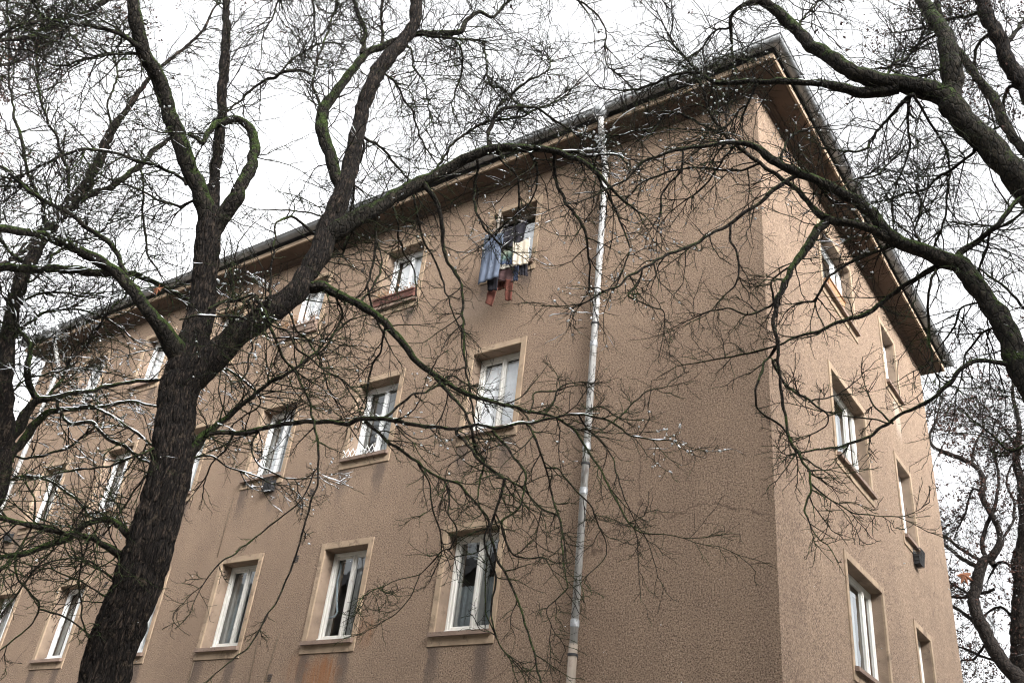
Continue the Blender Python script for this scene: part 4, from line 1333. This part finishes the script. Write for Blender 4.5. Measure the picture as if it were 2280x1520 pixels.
B(A, None, .3, '990 84 5 1005 85 4 1030 115 4 1025 165 4 1010 225 3 1020 280 2')
B(A, None, .5, '790 290 8 810 305 6 845 325 5 875 360 5 910 400 4 930 440 3')
B(A, None, .4, '805 300 5 808 350 4 790 375 4 785 425 4 780 470 3')
B(A, None, .5, '700 590 7 724 578 5 744 568 5 762 562 4 766 545 4 775 520 3 800 470 3')
B(A, None, .6, '925 20 6 960 -30 6 1040 -60 5 1130 -50 5 1210 -30 4 1290 0 4 1345 60 3 1350 130 3 1385 175 3 1405 195 2', d=1.2)
B(A, None, .6, '1130 -50 4 1200 -90 4 1320 -80 4 1440 -40 3 1480 10 2', d=1.2)
B(A, None, -.4, '934 -50 6 900 -90 5 820 -110 5 720 -90 4 640 -30 4 600 60 3', d=1.2)
B(A, None, .5, '508 -30 6 560 -70 5 640 -60 4 690 -10 4 700 60 3', d=1.2)
# big mossy arch to the right
B(A, None, -.7, '728 530 24 745 517 22 790 490 19 830 465 17 870 442 16 910 420 15 960 393 14 1010 368 14 1060 345 13 1110 332 12 1160 329 11 1210 335 10 1260 345 9 1300 360 8 1330 390 7 1355 415 6 1380 440 5 1420 470 3', d=.9, s=.42)
B(A, None, -.2, '1245 343 7 1280 335 6 1310 345 6 1345 342 5 1375 345 4 1395 360 3', s=.7, L=.7)
B(A, None, .3, '1090 335 9 1090 290 8 1108 255 7 1145 238 6 1195 242 5 1225 262 5 1260 285 5 1290 310 4 1330 380 3', s=.2)
B(A, None, .5, '968 388 6 995 340 5 1040 295 5 1085 272 5 1140 262 4 1200 245 4 1255 215 3 1280 205 2')
B(A, None, .2, '1100 258 5 1125 220 5 1170 185 4 1220 155 3 1222 130 3 1205 100 2')
B(A, None, .4, '1062 352 6 1065 375 5 1055 415 5 1057 465 5 1080 505 4 1110 540 4 1145 565 3', s=.12, L=.8)
B(A, None, .3, '1108 340 5 1120 360 4 1150 395 4 1155 440 4 1150 475 3', s=.3, L=.7)
B(A, None, .4, '1232 345 7 1235 350 6 1237 400 6 1260 450 6 1290 490 5 1305 530 5 1315 590 4 1310 650 3', s=.4, L=.8)
B(A, None, .4, '1180 335 5 1195 380 4 1190 430 4 1160 470 3 1120 500 3', s=.5, L=.8)
B(A, None, .3, '1305 365 6 1330 400 5 1365 450 5 1385 500 4 1400 560 3 1380 620 3', s=.4, L=.8)
B(A, None, .3, '942 410 10 950 420 9 970 450 8 980 500 8 985 540 7 1000 585 6 1025 630 5 1030 675 5 1030 720 5 1032 770 5 1040 840 4 1048 900 4 1060 950 3', d=.8, L=.7)
B(A, None, .5, '915 422 6 920 435 5 930 475 5 940 530 4 960 565 4 980 610 4 1000 675 3 1020 720 3', d=.8, L=.7)
B(A, None, .4, '830 470 6 836 520 5 832 580 5 820 640 4 835 700 4 860 760 3', d=.8, L=.8)
B(A, None, .5, '870 450 5 885 500 4 890 540 4 920 600 3 925 650 3', d=.8, L=.7)
# the drooping limb E
B(A, None, -.9, '670 640 18 692 638 15 720 640 13 745 650 12 770 662 12 795 672 12 830 695 11 860 720 11 890 752 10 925 800 10 960 830 9 1000 855 8 1040 875 8 1085 892 7 1135 907 6 1185 920 6 1225 925 5 1255 940 5 1280 960 5 1305 1000 4 1320 1025 4 1340 1055 4 1370 1110 4 1390 1150 4 1410 1175 3 1435 1187 3 1485 1190 2 1520 1197 2', d=.8, L=.75)
B(A, None, -.2, '970 842 7 1020 895 6 1050 945 6 1060 1000 6 1075 1025 5 1070 1060 4 1060 1110 3', d=.8, L=.7)
B(A, None, .2, '800 674 5 830 640 4 850 590 4 840 540 3', d=.8, L=.7)
B(A, None, .3, '745 652 5 760 700 4 740 750 4 700 790 3', d=1, L=.8)
B(A, None, .4, '860 722 5 850 780 4 820 830 4 815 880 3', d=.8, L=.7)
B(A, None, .2, '1180 920 3 1190 880 3 1220 872 3 1240 870 3 1285 858 2', d=.6, L=.5)
B(A, None, .2, '1210 930 4 1230 900 4 1245 865 3 1290 850 2', d=.6, L=.5)
B(A, None, .3, '1295 925 3 1335 905 3 1370 930 3', d=.6, L=.5)
# the long low limb F
B(A, None, -.2, '408 1020 20 432 1000 13 465 965 11 500 932 9 550 890 8 600 850 7 650 825 6 700 785 5 730 755 4 760 730 3', d=1.1, s=.1)
B(A, None, -1.0, '460 968 9 480 963 9 525 962 8 575 952 8 625 945 8 675 940 8 760 942 8 810 935 8 855 930 8 910 940 7 960 947 7 1020 952 6 1060 947 6 1110 955 6 1160 945 6 1210 935 5 1250 925 5 1290 922 4 1335 930 4 1385 950 4 1405 965 3 1460 975 3 1500 982 2', d=.8, s=.22, L=.7, kind='limb_bark')
B(A, None, -.3, '812 938 7 840 960 6 870 990 6 910 1015 6 940 1040 5 980 1065 5 1020 1080 5 1040 1105 5 1070 1135 4 1088 1155 4 1080 1200 4 1090 1250 4 1105 1285 4 1098 1360 4 1105 1420 3 1130 1460 3', d=.8, L=.55)
B(A, None, -.3, '1015 952 7 1040 985 6 1065 1020 6 1110 1060 6 1115 1080 5 1105 1140 5 1095 1185 5 1105 1240 5 1130 1285 5 1155 1345 4 1175 1415 4 1195 1480 4 1210 1530 4', d=.7, L=.5, kind='pale_limb_bark')
B(A, None, -.2, '1095 958 5 1130 995 5 1160 1035 5 1175 1070 5 1170 1100 4 1155 1135 4 1122 1160 4 1125 1200 4 1140 1232 4 1175 1245 3 1210 1242 3 1225 1265 2', d=.8, L=.5)
B(A, None, -.2, '1105 1062 5 1140 1075 4 1170 1090 4 1200 1130 4 1245 1157 4 1250 1220 3 1260 1290 3 1260 1315 3 1220 1355 2 1225 1390 2', d=.8, L=.5)
B(A, None, .2, '1172 942 5 1200 995 4 1215 1040 4 1230 1100 4 1245 1160 4', d=.8, L=.5)
B(A, None, .2, '1215 1040 4 1240 1038 3 1260 1060 3 1285 1095 3 1315 1125 3 1335 1175 3 1350 1210 2 1345 1240 2 1310 1275 2', d=.8, L=.5)
B(A, None, .2, '1288 922 4 1320 970 3 1355 1010 3 1370 1060 3 1395 1120 2 1440 1200 2', d=.8, L=.5)
B(A, None, .2, '1365 943 3 1390 915 3 1430 880 3 1480 860 2', d=.7, L=.45)
B(A, None, .2, '850 932 6 890 905 5 925 880 4 960 865 4 1000 838 4 1030 850 3', d=.8, L=.6)
B(A, None, .1, '930 1032 4 957 1080 3 965 1135 3 980 1200 3', d=.6, L=.5)
B(A, None, .1, '990 1068 4 1000 1120 3 1000 1150 3 1015 1175 3 1005 1215 3 985 1228 3 935 1275 2 885 1290 2 810 1325 2', d=1, L=.5)
B(A, None, .1, '935 1275 2 915 1325 2 870 1365 2', d=.9, L=.4)
B(A, None, .1, '1105 1420 3 1085 1360 3 1082 1290 3', d=.5, L=.4)
B(A, None, .2, '520 962 5 505 1000 4 470 1030 3 455 1060 3', d=.9, L=.5)
B(A, None, .3, '580 950 5 560 985 4 575 1030 3 620 1060 3 680 1060 2', d=1.1, L=.6, s=.5)
B(A, None, .2, '430 1020 5 470 1015 4 510 1040 3 560 1060 3 610 1080 2', d=1, L=.55, s=.5)
# the long drooping shoot G
B(A, None, -.2, '650 822 4 658 830 4 685 885 4 695 935 5 705 985 5 707 1060 4 690 1120 4 670 1210 4 645 1275 4 615 1330 3 595 1370 3 575 1415 3 540 1450 3 475 1500 2', d=.35, L=.35, kind='pale_limb_bark')
B(A, None, .1, '702 1045 3 670 1110 3 580 1185 3 525 1230 3 495 1250 3 455 1297 2', d=.5, L=.3)
# stubs and shoots on the right leader
B(A, 6.7, .0, '465 690 7 490 680 6 520 670 6 560 657 6 572 665 7 585 690 7 606 733 6 617 761 6 633 789 5 652 813 5', d=.8, L=.7, s=.2)
B(A, 6.5, .1, '570 655 4 552 672 4 560 684 4 562 724 4 561 770 4 556 798 4 550 830 3', d=.7, L=.6, kind='pale_limb_bark')
B(A, 6.55, -.1, '580 690 4 606 722 4 635 739 4 661 778 4 689 796 4 713 816 3 760 850 3', d=1, L=.8)
B(A, 6.6, -.1, '400 712 3 440 704 4 477 705 4 514 703 4 536 708 4 558 719 4 585 737 3 606 750 3 680 760 3', d=1, L=.8, s=.2)
B(A, None, .2, '598 685 6 600 665 5 602 632 5 604 595 4 608 558 4 612 520 4 615 500 4 645 478 5 670 492 5 700 518 6', d=.6, L=.7, s=.15)
B(A, None, .3, '530 745 6 500 700 5 520 650 4 510 600 4', d=1.2, L=.9, s=.4)
B(A, None, .3, '475 800 5 520 830 4 560 860 4 580 900 3 540 930 3', d=1.1, L=.8, s=.3)
B(A, None, .3, '640 680 5 660 730 4 690 760 4 720 830 3 735 880 3', d=1, L=.8, s=.1)

# ---- the dark tree at the left edge
D = 'left'
B(D, 8.6, .3, '-60 1260 30 -30 1150 28 -12 1090 28 5 1010 25 14 930 20 12 850 18 16 760 17 40 640 16 75 565 14 105 520 14 140 475 13 200 400 12 235 320 12 280 250 9 320 190 8 370 140 6 450 70 5 475 20 4', d=1.0, kind='bark')
B(D, None, -.3, '20 975 14 41 950 13 63 918 12 82 899 11 104 893 9 136 886 8 158 877 7 205 870 7 253 858 7 300 848 6 352 842 6', s=.75, L=.8)
B(D, None, -.1, '90 895 10 76 877 10 63 845 10 61 807 9 66 779 8 55 755 8 40 735 7 30 690 6', s=.7)
B(D, None, -.2, '18 1030 14 35 1003 12 63 965 11 95 930 10 126 918 9 174 910 7 221 907 6 268 897 6 300 894 5 350 904 4', s=.65, L=.7, d=1.1)
B(D, None, -.3, '128 890 7 129 905 6 139 927 6 158 943 6 202 940 6 221 962 6 246 981 6 284 995 6 309 1016 5 335 1031 5', s=.85, L=.7)
B(D, None, .3, '10 1078 6 30 1066 5 63 1057 5 107 1072 5 142 1095 4 177 1120 4 202 1148 4 221 1158 3', s=.7, L=.7)
B(D, None, .2, '24 1008 6 35 1011 5 63 1016 5 101 1012 5 136 1003 5 158 994 5 183 971 4 208 952 4 216 924 4 216 896 3', s=.2, L=.7)
B(D, None, .2, '100 895 7 123 864 6 142 833 6 158 801 6 180 776 5 196 758 5 240 700 5 285 650 4 300 620 3', s=.3)
B(D, None, .3, '98 520 8 95 450 7 80 425 7 60 380 6 50 310 6 30 250 5 22 180 4 20 60 4 15 -10 3')
B(D, None, .3, '145 470 7 150 440 6 150 390 6 130 320 5 110 280 5 90 220 5 80 150 4 90 90 3')
B(D, None, -.3, '140 478 9 150 460 9 220 425 9 270 400 9 318 365 9 330 345 9 360 320 8 385 305 6 420 300 4')
B(D, None, .3, '312 372 5 318 400 4 320 450 4 322 500 5 330 565 4 350 600 3')
B(D, 8.3, -.3, '-50 600 13 -20 600 12 75 597 11 150 600 11 225 607 11 280 612 10 325 625 9 370 645 8 420 668 6', s=.5, d=.9)
B(D, None, .4, '10 860 8 -20 800 8 -60 740 8')
B(D, None, .5, '235 322 7 250 280 5 240 230 4 260 170 4 250 100 3 280 40 3')
B(D, None, .4, '60 590 8 20 560 6 -10 520 6 -60 470 6')
B(D, None, .4, '40 640 6 90 610 5 120 570 5 160 540 4 220 520 4 260 470 3', s=.3)
B(D, None, .4, '16 770 6 60 720 5 120 690 5 180 690 4 240 710 4 290 750 3', s=.6)
B(D, None, .4, '20 700 5 70 660 5 130 650 4 180 660 4 230 650 3', s=.5)
B(D, None, .4, '14 900 5 50 850 4 110 830 4 170 820 3 240 830 3', s=.8)
B(D, 8.4, .2, '-20 1290 6 20 1250 5 60 1190 4 80 1130 4 60 1080 3', s=.2, L=.6)
B(D, 8.4, .2, '-20 1400 5 30 1330 4 85 1265 4 150 1190 3', s=.0, L=.6)
B(D, 8.4, .2, '35 1240 5 45 1290 4 85 1355 4 60 1400 3 0 1450 3', L=.5, d=.7)
B(D, 8.4, .2, '85 1355 4 160 1380 3 200 1410 3', L=.4, d=.7)

# ---- the mossy tree at the right edge
T = 'right'
B(T, 6.6, 0, '2560 1700 60 2520 1300 55 2480 1000 48 2430 700 42 2370 540 38 2310 450 35 2280 418 30 2240 365 29 2195 320 28 2155 280 28 2125 240 27 2103 212 25', d=.15, kind='pale_limb_bark')
B(T, None, .3, '2120 245 27 2118 215 25 2117 150 23 2113 110 20 2095 65 17 2070 25 15 2050 -5 14 2020 -80 11 2000 -160 8', d=.6, kind='pale_limb_bark')
B(T, None, -.5, '2120 235 26 2085 207 24 2045 197 22 2000 186 20 1950 178 19 1910 165 18 1870 145 17 1830 115 16 1800 95 14 1770 65 14 1735 30 13 1710 10 12 1690 -5 11 1650 -60 9 1600 -120 7', d=.5, s=.12)
B(T, None, -.5, '2000 195 16 1960 201 16 1920 207 14 1890 198 12 1840 188 11 1790 185 10 1745 180 10 1695 182 9 1645 185 9 1605 182 8 1575 172 7 1550 155 6 1520 125 5 1500 100 4 1480 60 3', d=1.1, s=.38)
B(T, None, .3, '1700 0 10 1660 10 8 1635 30 7 1628 55 7 1632 85 6 1632 130 5 1640 170 3', d=1.4)
B(T, None, .4, '1630 60 5 1590 70 4 1560 110 4 1530 130 3', d=1.4)
B(T, None, .6, '2170 335 8 2160 345 6 2120 375 6 2080 400 5 2060 425 5 2020 430 4 1980 445 4')
B(T, None, .4, '2035 210 9 2025 220 8 2000 250 7 1970 275 6 1940 310 6 1925 330 5 1880 335 4 1840 330 3', d=1.1)
B(T, None, .6, '2028 212 6 2025 280 5 2020 340 4 2000 400 4 1985 460 4 1990 510 3')
B(T, None, .8, '2035 212 6 2060 260 5 2090 300 5 2110 350 5 2110 450 4 2090 530 4 2075 555 3')
B(T, None, .4, '2115 65 6 2100 70 5 2050 100 5 2015 135 4 1980 150 3', d=1.2)
B(T, None, .4, '1965 182 6 1990 140 5 2030 120 4 2060 60 4 2050 20 3', d=1.2)
B(T, None, .4, '1770 68 5 1800 30 4 1830 0 4 1870 -30 3', d=1.3)
B(T, None, .4, '1560 160 6 1500 165 6 1460 185 5 1410 200 4 1365 200 3 1335 195 3', d=1.3)
B(T, None, .2, '1590 178 5 1600 215 4 1595 260 4 1575 300 3', d=1.3, s=.4)
B(T, None, .2, '1685 183 5 1670 220 4 1640 250 4 1610 300 3', d=1.3, s=.3)
# lower limb
B(T, 6.5, -.4, '2500 1150 40 2400 1010 34 2310 900 28 2280 840 27 2260 800 25 2240 750 24 2220 700 24 2180 645 22 2145 595 21 2105 580 18 2060 560 17 2010 540 16 1970 515 16 1950 480 15 1910 450 14 1870 425 13 1820 400 12 1770 380 12 1730 360 11 1705 345 11 1690 331 10 1645 320 8 1605 322 7 1560 328 6 1516 334 6 1463 348 5 1431 360 5 1395 399 4 1358 418 4 1320 440 3', d=.8, s=.22)
B(T, None, -.3, '1990 535 13 1965 525 12 1940 510 11 1880 495 11 1835 485 11 1810 460 9 1780 425 8 1740 395 8 1690 365 7 1640 325 7 1610 295 6 1585 255 6 1570 215 5 1550 175 4 1535 150 3', d=1.1, s=.3, kind='pale_limb_bark')
B(T, None, -.3, '1838 485 13 1828 495 12 1800 540 11 1770 580 10 1750 625 9 1730 670 8 1722 725 7 1730 760 7 1732 790 6 1740 860 6 1745 920 6 1755 970 6 1775 1010 6 1795 1045 5 1805 1080 5 1795 1125 4 1800 1160 3', d=.7, L=.6)
B(T, None, .1, '1729 770 7 1710 800 5 1690 840 5 1683 870 5 1695 910 4 1740 945 4', d=.6, L=.45)
B(T, None, .1, '1798 1048 4 1840 1047 2', d=.8, L=.3)
B(T, None, .1, '1805 1075 4 1840 1105 3 1900 1140 3 1950 1145 2 2000 1147 2', d=1.3, L=.4)
B(T, None, .1, '1728 800 6 1725 815 5 1755 860 5 1800 895 4 1835 915 4 1840 940 3 1815 960 3', d=.8, L=.5)
B(T, None, .1, '1800 895 4 1830 890 3 1870 880 3', d=.8, L=.4)
B(T, None, .2, '1735 668 6 1710 685 5 1665 700 4 1620 690 3 1570 700 3 1530 715 2', d=1, L=.6)
B(T, None, .2, '1775 575 5 1770 585 4 1715 625 4 1720 665 4', d=.8, L=.5)
B(T, None, -.4, '1790 388 9 1765 390 8 1720 425 8 1685 455 7 1630 495 7 1585 520 6 1520 555 6 1460 585 5 1410 605 5 1375 635 4 1335 650 4 1305 670 3 1250 680 2', d=1.0, L=.7, s=.15)
B(T, None, .1, '1440 592 4 1430 600 4 1410 640 4 1400 660 4 1440 680 3 1475 695 3 1480 740 2', d=1, L=.5)
B(T, None, .1, '1628 497 5 1628 540 5 1645 580 4 1635 630 4 1620 650 3', d=.9, L=.6)
B(T, None, .2, '1740 362 6 1745 330 5 1770 300 4 1800 290 3', d=1.2, s=.3, L=.8)
B(T, None, .2, '1640 322 5 1600 370 4 1560 420 4 1530 440 3', d=1.2, s=.3, L=.8)
B(T, None, .2, '1520 335 5 1510 380 4 1480 420 4 1470 480 3', d=1.1, s=.3, L=.8)
B(T, None, .3, '1690 365 5 1640 378 4 1560 375 4 1480 380 4 1420 410 3', d=1, s=.2, L=.8)
B(T, None, .2, '1610 300 5 1540 265 5 1490 250 4 1470 270 4', d=1.2, s=.5, L=.8)
B(T, None, .2, '1470 270 4 1450 300 4 1430 290 3 1380 300 3', d=1.2, s=.7, L=.7)
B(T, None, .2, '2010 545 7 1985 550 6 1935 565 6 1890 585 6 1840 620 5 1815 665 5 1790 672 4', L=.8)
B(T, None, .2, '2130 590 10 2085 595 9 2020 635 8 1970 670 8 1920 700 8 1870 720 7 1820 742 6 1770 752 5 1735 768 4 1670 785 4 1595 800 3 1520 815 2', d=1.0, L=.6)
B(T, None, .2, '2150 585 12 2140 560 10 2170 540 9 2210 510 9 2240 475 8 2260 450 7 2290 435 7 2340 400 6')
B(T, None, .2, '2208 512 6 2205 520 5 2195 560 5 2180 610 4 2190 640 3')
B(T, None, .3, '2205 680 5 2165 680 4 2140 690 4 2125 730 4 2100 760 3')
B(T, None, .2, '2090 590 6 2070 640 5 2065 700 5 2068 760 5 2075 810 4 2090 850 3', d=1.1, L=.8)
B(T, None, -.3, '2290 830 11 2260 815 9 2220 807 8 2180 805 8 2145 820 8 2105 860 7 2060 895 7 2010 920 6 1970 945 6 1935 975 6 1880 990 5 1820 997 4 1770 1010 3', d=.5, L=.4)
B(T, None, .1, '1988 942 4 1950 905 4 1935 882 3', d=.6, L=.25)
B(T, None, .1, '1980 942 3 1910 922 3 1860 920 2 1790 905 2', d=.8, L=.35)
B(T, None, .3, '1870 430 5 1900 400 4 1950 390 4 1990 350 3', d=1.3, s=.3)
B(T, None, .3, '1820 402 5 1850 440 4 1880 445 4 1920 400 3', d=1.4, s=.5, L=.8)
B(T, None, .4, '2060 562 5 2040 510 4 2050 450 4 2040 400 3', d=1.2)
B(T, None, .4, '2230 730 6 2190 740 5 2150 790 4 2140 850 3', d=1.1)

# ---- the second stem crowding the top right corner
U = 'corner'
B(U, 7.8, .4, '2600 1100 34 2480 760 28 2380 540 20 2330 420 15 2285 340 12 2260 310 12 2230 260 12 2210 215 12 2180 180 11 2150 135 11 2130 110 10 2108 70 9 2090 20 8 2080 -40 7', d=1.0, kind='pale_limb_bark')
B(U, 8.0, .2, '2480 760 24 2420 520 22 2350 330 19 2290 210 18 2250 150 17 2230 100 17 2205 50 16 2185 0 15 2170 -80 12', d=1.0, kind='bark')
B(U, None, .3, '2235 110 9 2270 60 7 2300 10 6', d=1.2)
B(U, None, .3, '2215 70 8 2180 100 6 2170 140 6 2185 200 5', d=1.2)
B(U, None, .3, '2285 205 9 2250 190 7 2235 230 6 2240 270 5 2205 290 4', d=1.3)
B(U, None, .4, '2192 20 7 2150 40 5 2120 40 5 2060 60 4 2000 75 3', d=1.3)
B(U, None, .5, '2150 140 5 2090 155 4 2030 170 4 1960 150 3', d=1.1)
B(U, None, .5, '2330 420 8 2280 470 6 2230 500 5 2180 500 4', d=1.1)
B(U, None, .5, '2480 760 10 2380 720 8 2300 700 6 2240 640 5 2180 600 3', d=1.1)
B(U, None, .5, '2480 780 12 2390 880 9 2320 960 7 2250 1000 5 2200 960 4', d=1.2)

build_tree("maple_tree", A, "tall leaning maple with thick furrowed trunk and mossy limbs arching over the facade", (-5.9, 3.9, 0), seedleaf=.04, snow_amt=1)
build_tree("mossy_tree", D, "dark mossy tree with snow-lined limbs standing left of the leaning maple", (-8.3, 3.3, 0), seedleaf=.25)
build_tree("spreading_tree", T, "mossy green tree spreading two long limbs across the corner of the house", (.5, 6.2, 0), seedleaf=.4, leafz=9.0, dens=.82)
build_tree("dark_stemmed_tree", U, "dark twin-stemmed tree full of withered seed tufts behind the mossy green tree", (1.4, 7.6, 0), seedleaf=.7, dens=.8, group='trees in front of the house')

# ---- the bare tree behind the far corner of the house
E_ = 'behind'
HB = 25.0
B(E_, HB, .3, '2330 1800 24 2300 1620 21 2274 1520 18 2235 1477 16 2196 1411 15 2170 1351 14 2170 1316 13 2188 1251 12 2205 1242 11 2227 1207 10 2222 1173 9 2205 1142 9 2188 1103 9 2190 1064 8 2166 1034 8 2140 1020 8 2118 1012 8 2079 995 6 2070 970 5 2083 938 4 2096 890 3')
B(E_, None, .5, '2214 1259 9 2192 1233 8 2188 1199 8 2200 1160 7 2214 1129 7 2222 1090 6 2222 1042 5 2213 1003 4 2225 950 3')
B(E_, None, .8, '2190 1250 7 2157 1233 6 2118 1203 6 2095 1188 5 2050 1150 4')
B(E_, None, .8, '2183 1264 8 2140 1242 7 2109 1216 7 2060 1190 5')
B(E_, None, .8, '2166 1329 6 2148 1316 5 2118 1298 4 2080 1270 3')
B(E_, None, .8, '2214 1311 6 2188 1320 6 2148 1329 6 2110 1327 5')
B(E_, None, .8, '2190 1400 8 2161 1377 7 2140 1359 6 2115 1347 6 2070 1340 4')
B(E_, None, .8, '2235 1472 5 2192 1463 5 2157 1446 5 2130 1437 4 2100 1420 3')
B(E_, None, .8, '2200 1420 5 2170 1465 5 2140 1470 4 2120 1500 3')
B(E_, None, .5, '2190 1100 5 2165 1090 4 2150 1140 4 2130 1180 3')
B(E_, None, .5, '2227 1205 6 2250 1170 5 2258 1120 5 2240 1070 4 2260 1020 3')
B(E_, None, .5, '2166 1034 5 2170 990 4 2190 950 4 2180 900 3')
B(E_, HB + 1, .3, '2300 1800 32 2282 1620 29 2275 1520 25 2272 1400 22 2275 1294 18 2268 1250 16 2280 1200 15 2278 1100 12 2262 1020 10 2270 950 8 2255 880 6 2262 820 4', kind='bark')
B(E_, None, .5, '2276 1290 8 2245 1255 6 2220 1255 5 2200 1290 4')
B(E_, None, .5, '2274 1420 8 2250 1370 6 2225 1350 5 2190 1370 4')
B(E_, None, .5, '2270 1010 7 2240 960 5 2210 930 4 2170 920 3')
B(E_, None, .5, '2278 1110 7 2310 1050 6 2330 980 5')
B(E_, None, .5, '2275 1330 7 2300 1260 6 2340 1200 5')
for b in BR[E_]: b['L'] *= 2.6; b['s'] = .25; b['d'] *= 1.0
build_tree("bare_tree", E_, "bare dark tree with snow specks standing beyond the far corner of the end facade", tuple(at_range(2300, 1620, HB)[0][:2]) + (0,), bark='far_bark', twig='far_bark', seedleaf=.55, leafz=4.0, group="trees behind the house", dens=1.0, leafsize=.062, n3=1.3)

# ---- grown trees: crowns that fill the sky at the left, and the wood opposite that the windows mirror
grown_tree("tangled_tree", "finely tangled bare crown filling the white sky behind the maple's left limbs", (-13.2, 2.2), 15.5, 5.2, 5, "trees in front of the house", seedleaf=.5, lean=(-.5, .8), first=.34, r0=.16, snow=.35)
grown_tree("reddish_tree", "bare tree with reddish seed tufts against the sky at the picture's left edge", (-19.5, 2.6), 17.0, 5.6, 9, "trees in front of the house", seedleaf=1.0, lean=(1.0, .5), first=.30, r0=.18, leafsize=.05, snow=.3)
grown_tree("slender_tree", "slender bare tree whose fine top rises behind the forked leader of the maple", (-11.5, -.6), 14.5, 4.6, 14, "trees in front of the house", seedleaf=.25, lean=(.3, 2.0), first=.42, r0=.13)
grown_tree("distant_tree", "pale bare crown showing thinly through the branches past the building's far end", (-31, 11.0), 17.0, 6.0, 23, "trees behind the house", seedleaf=.4, first=.28, r0=.2, twig_r=.006)
wood = grown_tree("park_tree", "bare tree in the park opposite, mirrored in the window panes", (-5, -7), 17.0, 5.5, 31, "trees of the park opposite", seedleaf=.3, first=.25, r0=.2, view=False, levels=(11, 6, 5, 0))
kids = [o for o in bpy.data.objects if o.parent == wood]
pr = random.Random(5)
for i, (x, y, sc) in enumerate(((-12, -8.5, 1.0), (-19, -7, 1.1), (-26, -9.5, 1.15), (3, -9, 1.05), (-1, -12.5, 1.2), (-16, -12.5, 1.25), (11, 9, 1.0), (12, 19, .95))):
    c = wood.copy(); COL.objects.link(c)
    c.location = (x, y, 0); c.rotation_euler = (0, 0, pr.uniform(0, 6.28)); c.scale = (sc, sc, sc)
    for k in kids:
        kc = k.copy(); COL.objects.link(kc); kc.parent = c; kc.matrix_parent_inverse = k.matrix_parent_inverse.copy()

# ---- blocks added out of view to shut out low sky; the panes mirror them
def block(label, m, s0, s1, depth, h, step):
    c = m((s0 + s1) / 2, -depth / 2, 0)
    opp = empty("added_sky_blocker", c, label, "building", "added sky-blocking blocks")
    mb = MB(); mb.box(m, s0, s1, -depth, 0, 0, h); mb.build("wall", 'far_wall', opp)
    e = .5
    mb = MB(); V = [m(s0 - e, e, h), m(s1 + e, e, h), m(s1 + e, -depth - e, h), m(s0 - e, -depth - e, h), m(s0 + depth / 2, -depth / 2, h + 3.2), m(s1 - depth / 2, -depth / 2, h + 3.2)]
    mb.add(V, [(0, 1, 5, 4), (1, 2, 5), (2, 3, 4, 5), (3, 0, 4), (3, 2, 1, 0)]); mb.build("roof", 'roof', opp)
    z = 2
    while z < h - 2:
        s = s0 + 2.5
        while s < s1 - 3:
            mb = MB(); mb.bevbox(m, s, s + 1.3, -.02, .03, z, z + 1.6, .02); mb.build("window", 'inner', opp); s += step
        z += 3
block("long plain apartment block across the street, seen only mirrored in the long facade's panes", lambda s, o, z: (s, -16.0 + o, z), -60, 9, 11, 15.5, 6.5)
block("plain apartment block across the side street, seen only mirrored in the end facade's panes", lambda s, o, z: (21.0 - o, s, z), -30, 46, 11, 19.5, 6.5)

# ---- falling snow
Q = []
for _ in range(110):
    u, v = rng.uniform(0, 2280), rng.uniform(0, 1520)
    h = rng.uniform(2.2, 8.5)
    p, t = at_range(u, v, h)
    if not inside_house(p): Q.append(p)
V, F = hexblobs(np.array(Q), rng.uniform(.0015, .004, len(Q)))
o = quad_mesh_obj("falling_snow", V, F, 'snow', None, True)
tag(o, "small white snowflakes drifting down between the trees and the house", "snowfall", kind='stuff')
# a few brown leaves still hanging
LG = "brown leaves caught in the branches"
for i, (u, v, h, sz, lab) in enumerate(((352, 643, 6.6, .075, "single curled brown maple leaf caught low on the leaning maple's trunk fork"), (2147, 1280, 24.0, .30, "orange-brown maple leaf hanging against the white sky right of the end facade"))):
    p, t = at_range(u, v, h)
    n = 5
    mb = MB()
    pts = []
    lobes = [(0, 1.0), (.35, .42), (.75, .9), (1.15, .4), (1.7, .72), (2.4, .3), (math.pi, .18)]
    full_l = lobes + [(-a, r) for a, r in lobes[-2:0:-1]]
    ax = np.array([.75, .3, .2]) ; ay = np.array([-.2, .1, .95]); az_ = np.array([.2, -.9, .1])
    c = np.array(p)
    V = [c + az_ * sz * .15]
    for a, r in full_l: V.append(c + sz * r * (math.sin(a) * ax - math.cos(a) * ay) + az_ * sz * .25 * (r - .5) * math.sin(3 * a))
    m_ = len(V) - 1
    mb.add(V, [(0, 1 + k, 1 + (k + 1) % m_) for k in range(m_)])
    mb.tube([c + ay * sz * .1, c + ay * sz * .6 + ax * sz * .05], .0025 * sz / .075, 4)
    lf_ = mb.build("brown_leaf", 'brown_leaf')
    tag(lf_, lab, "leaf", LG)
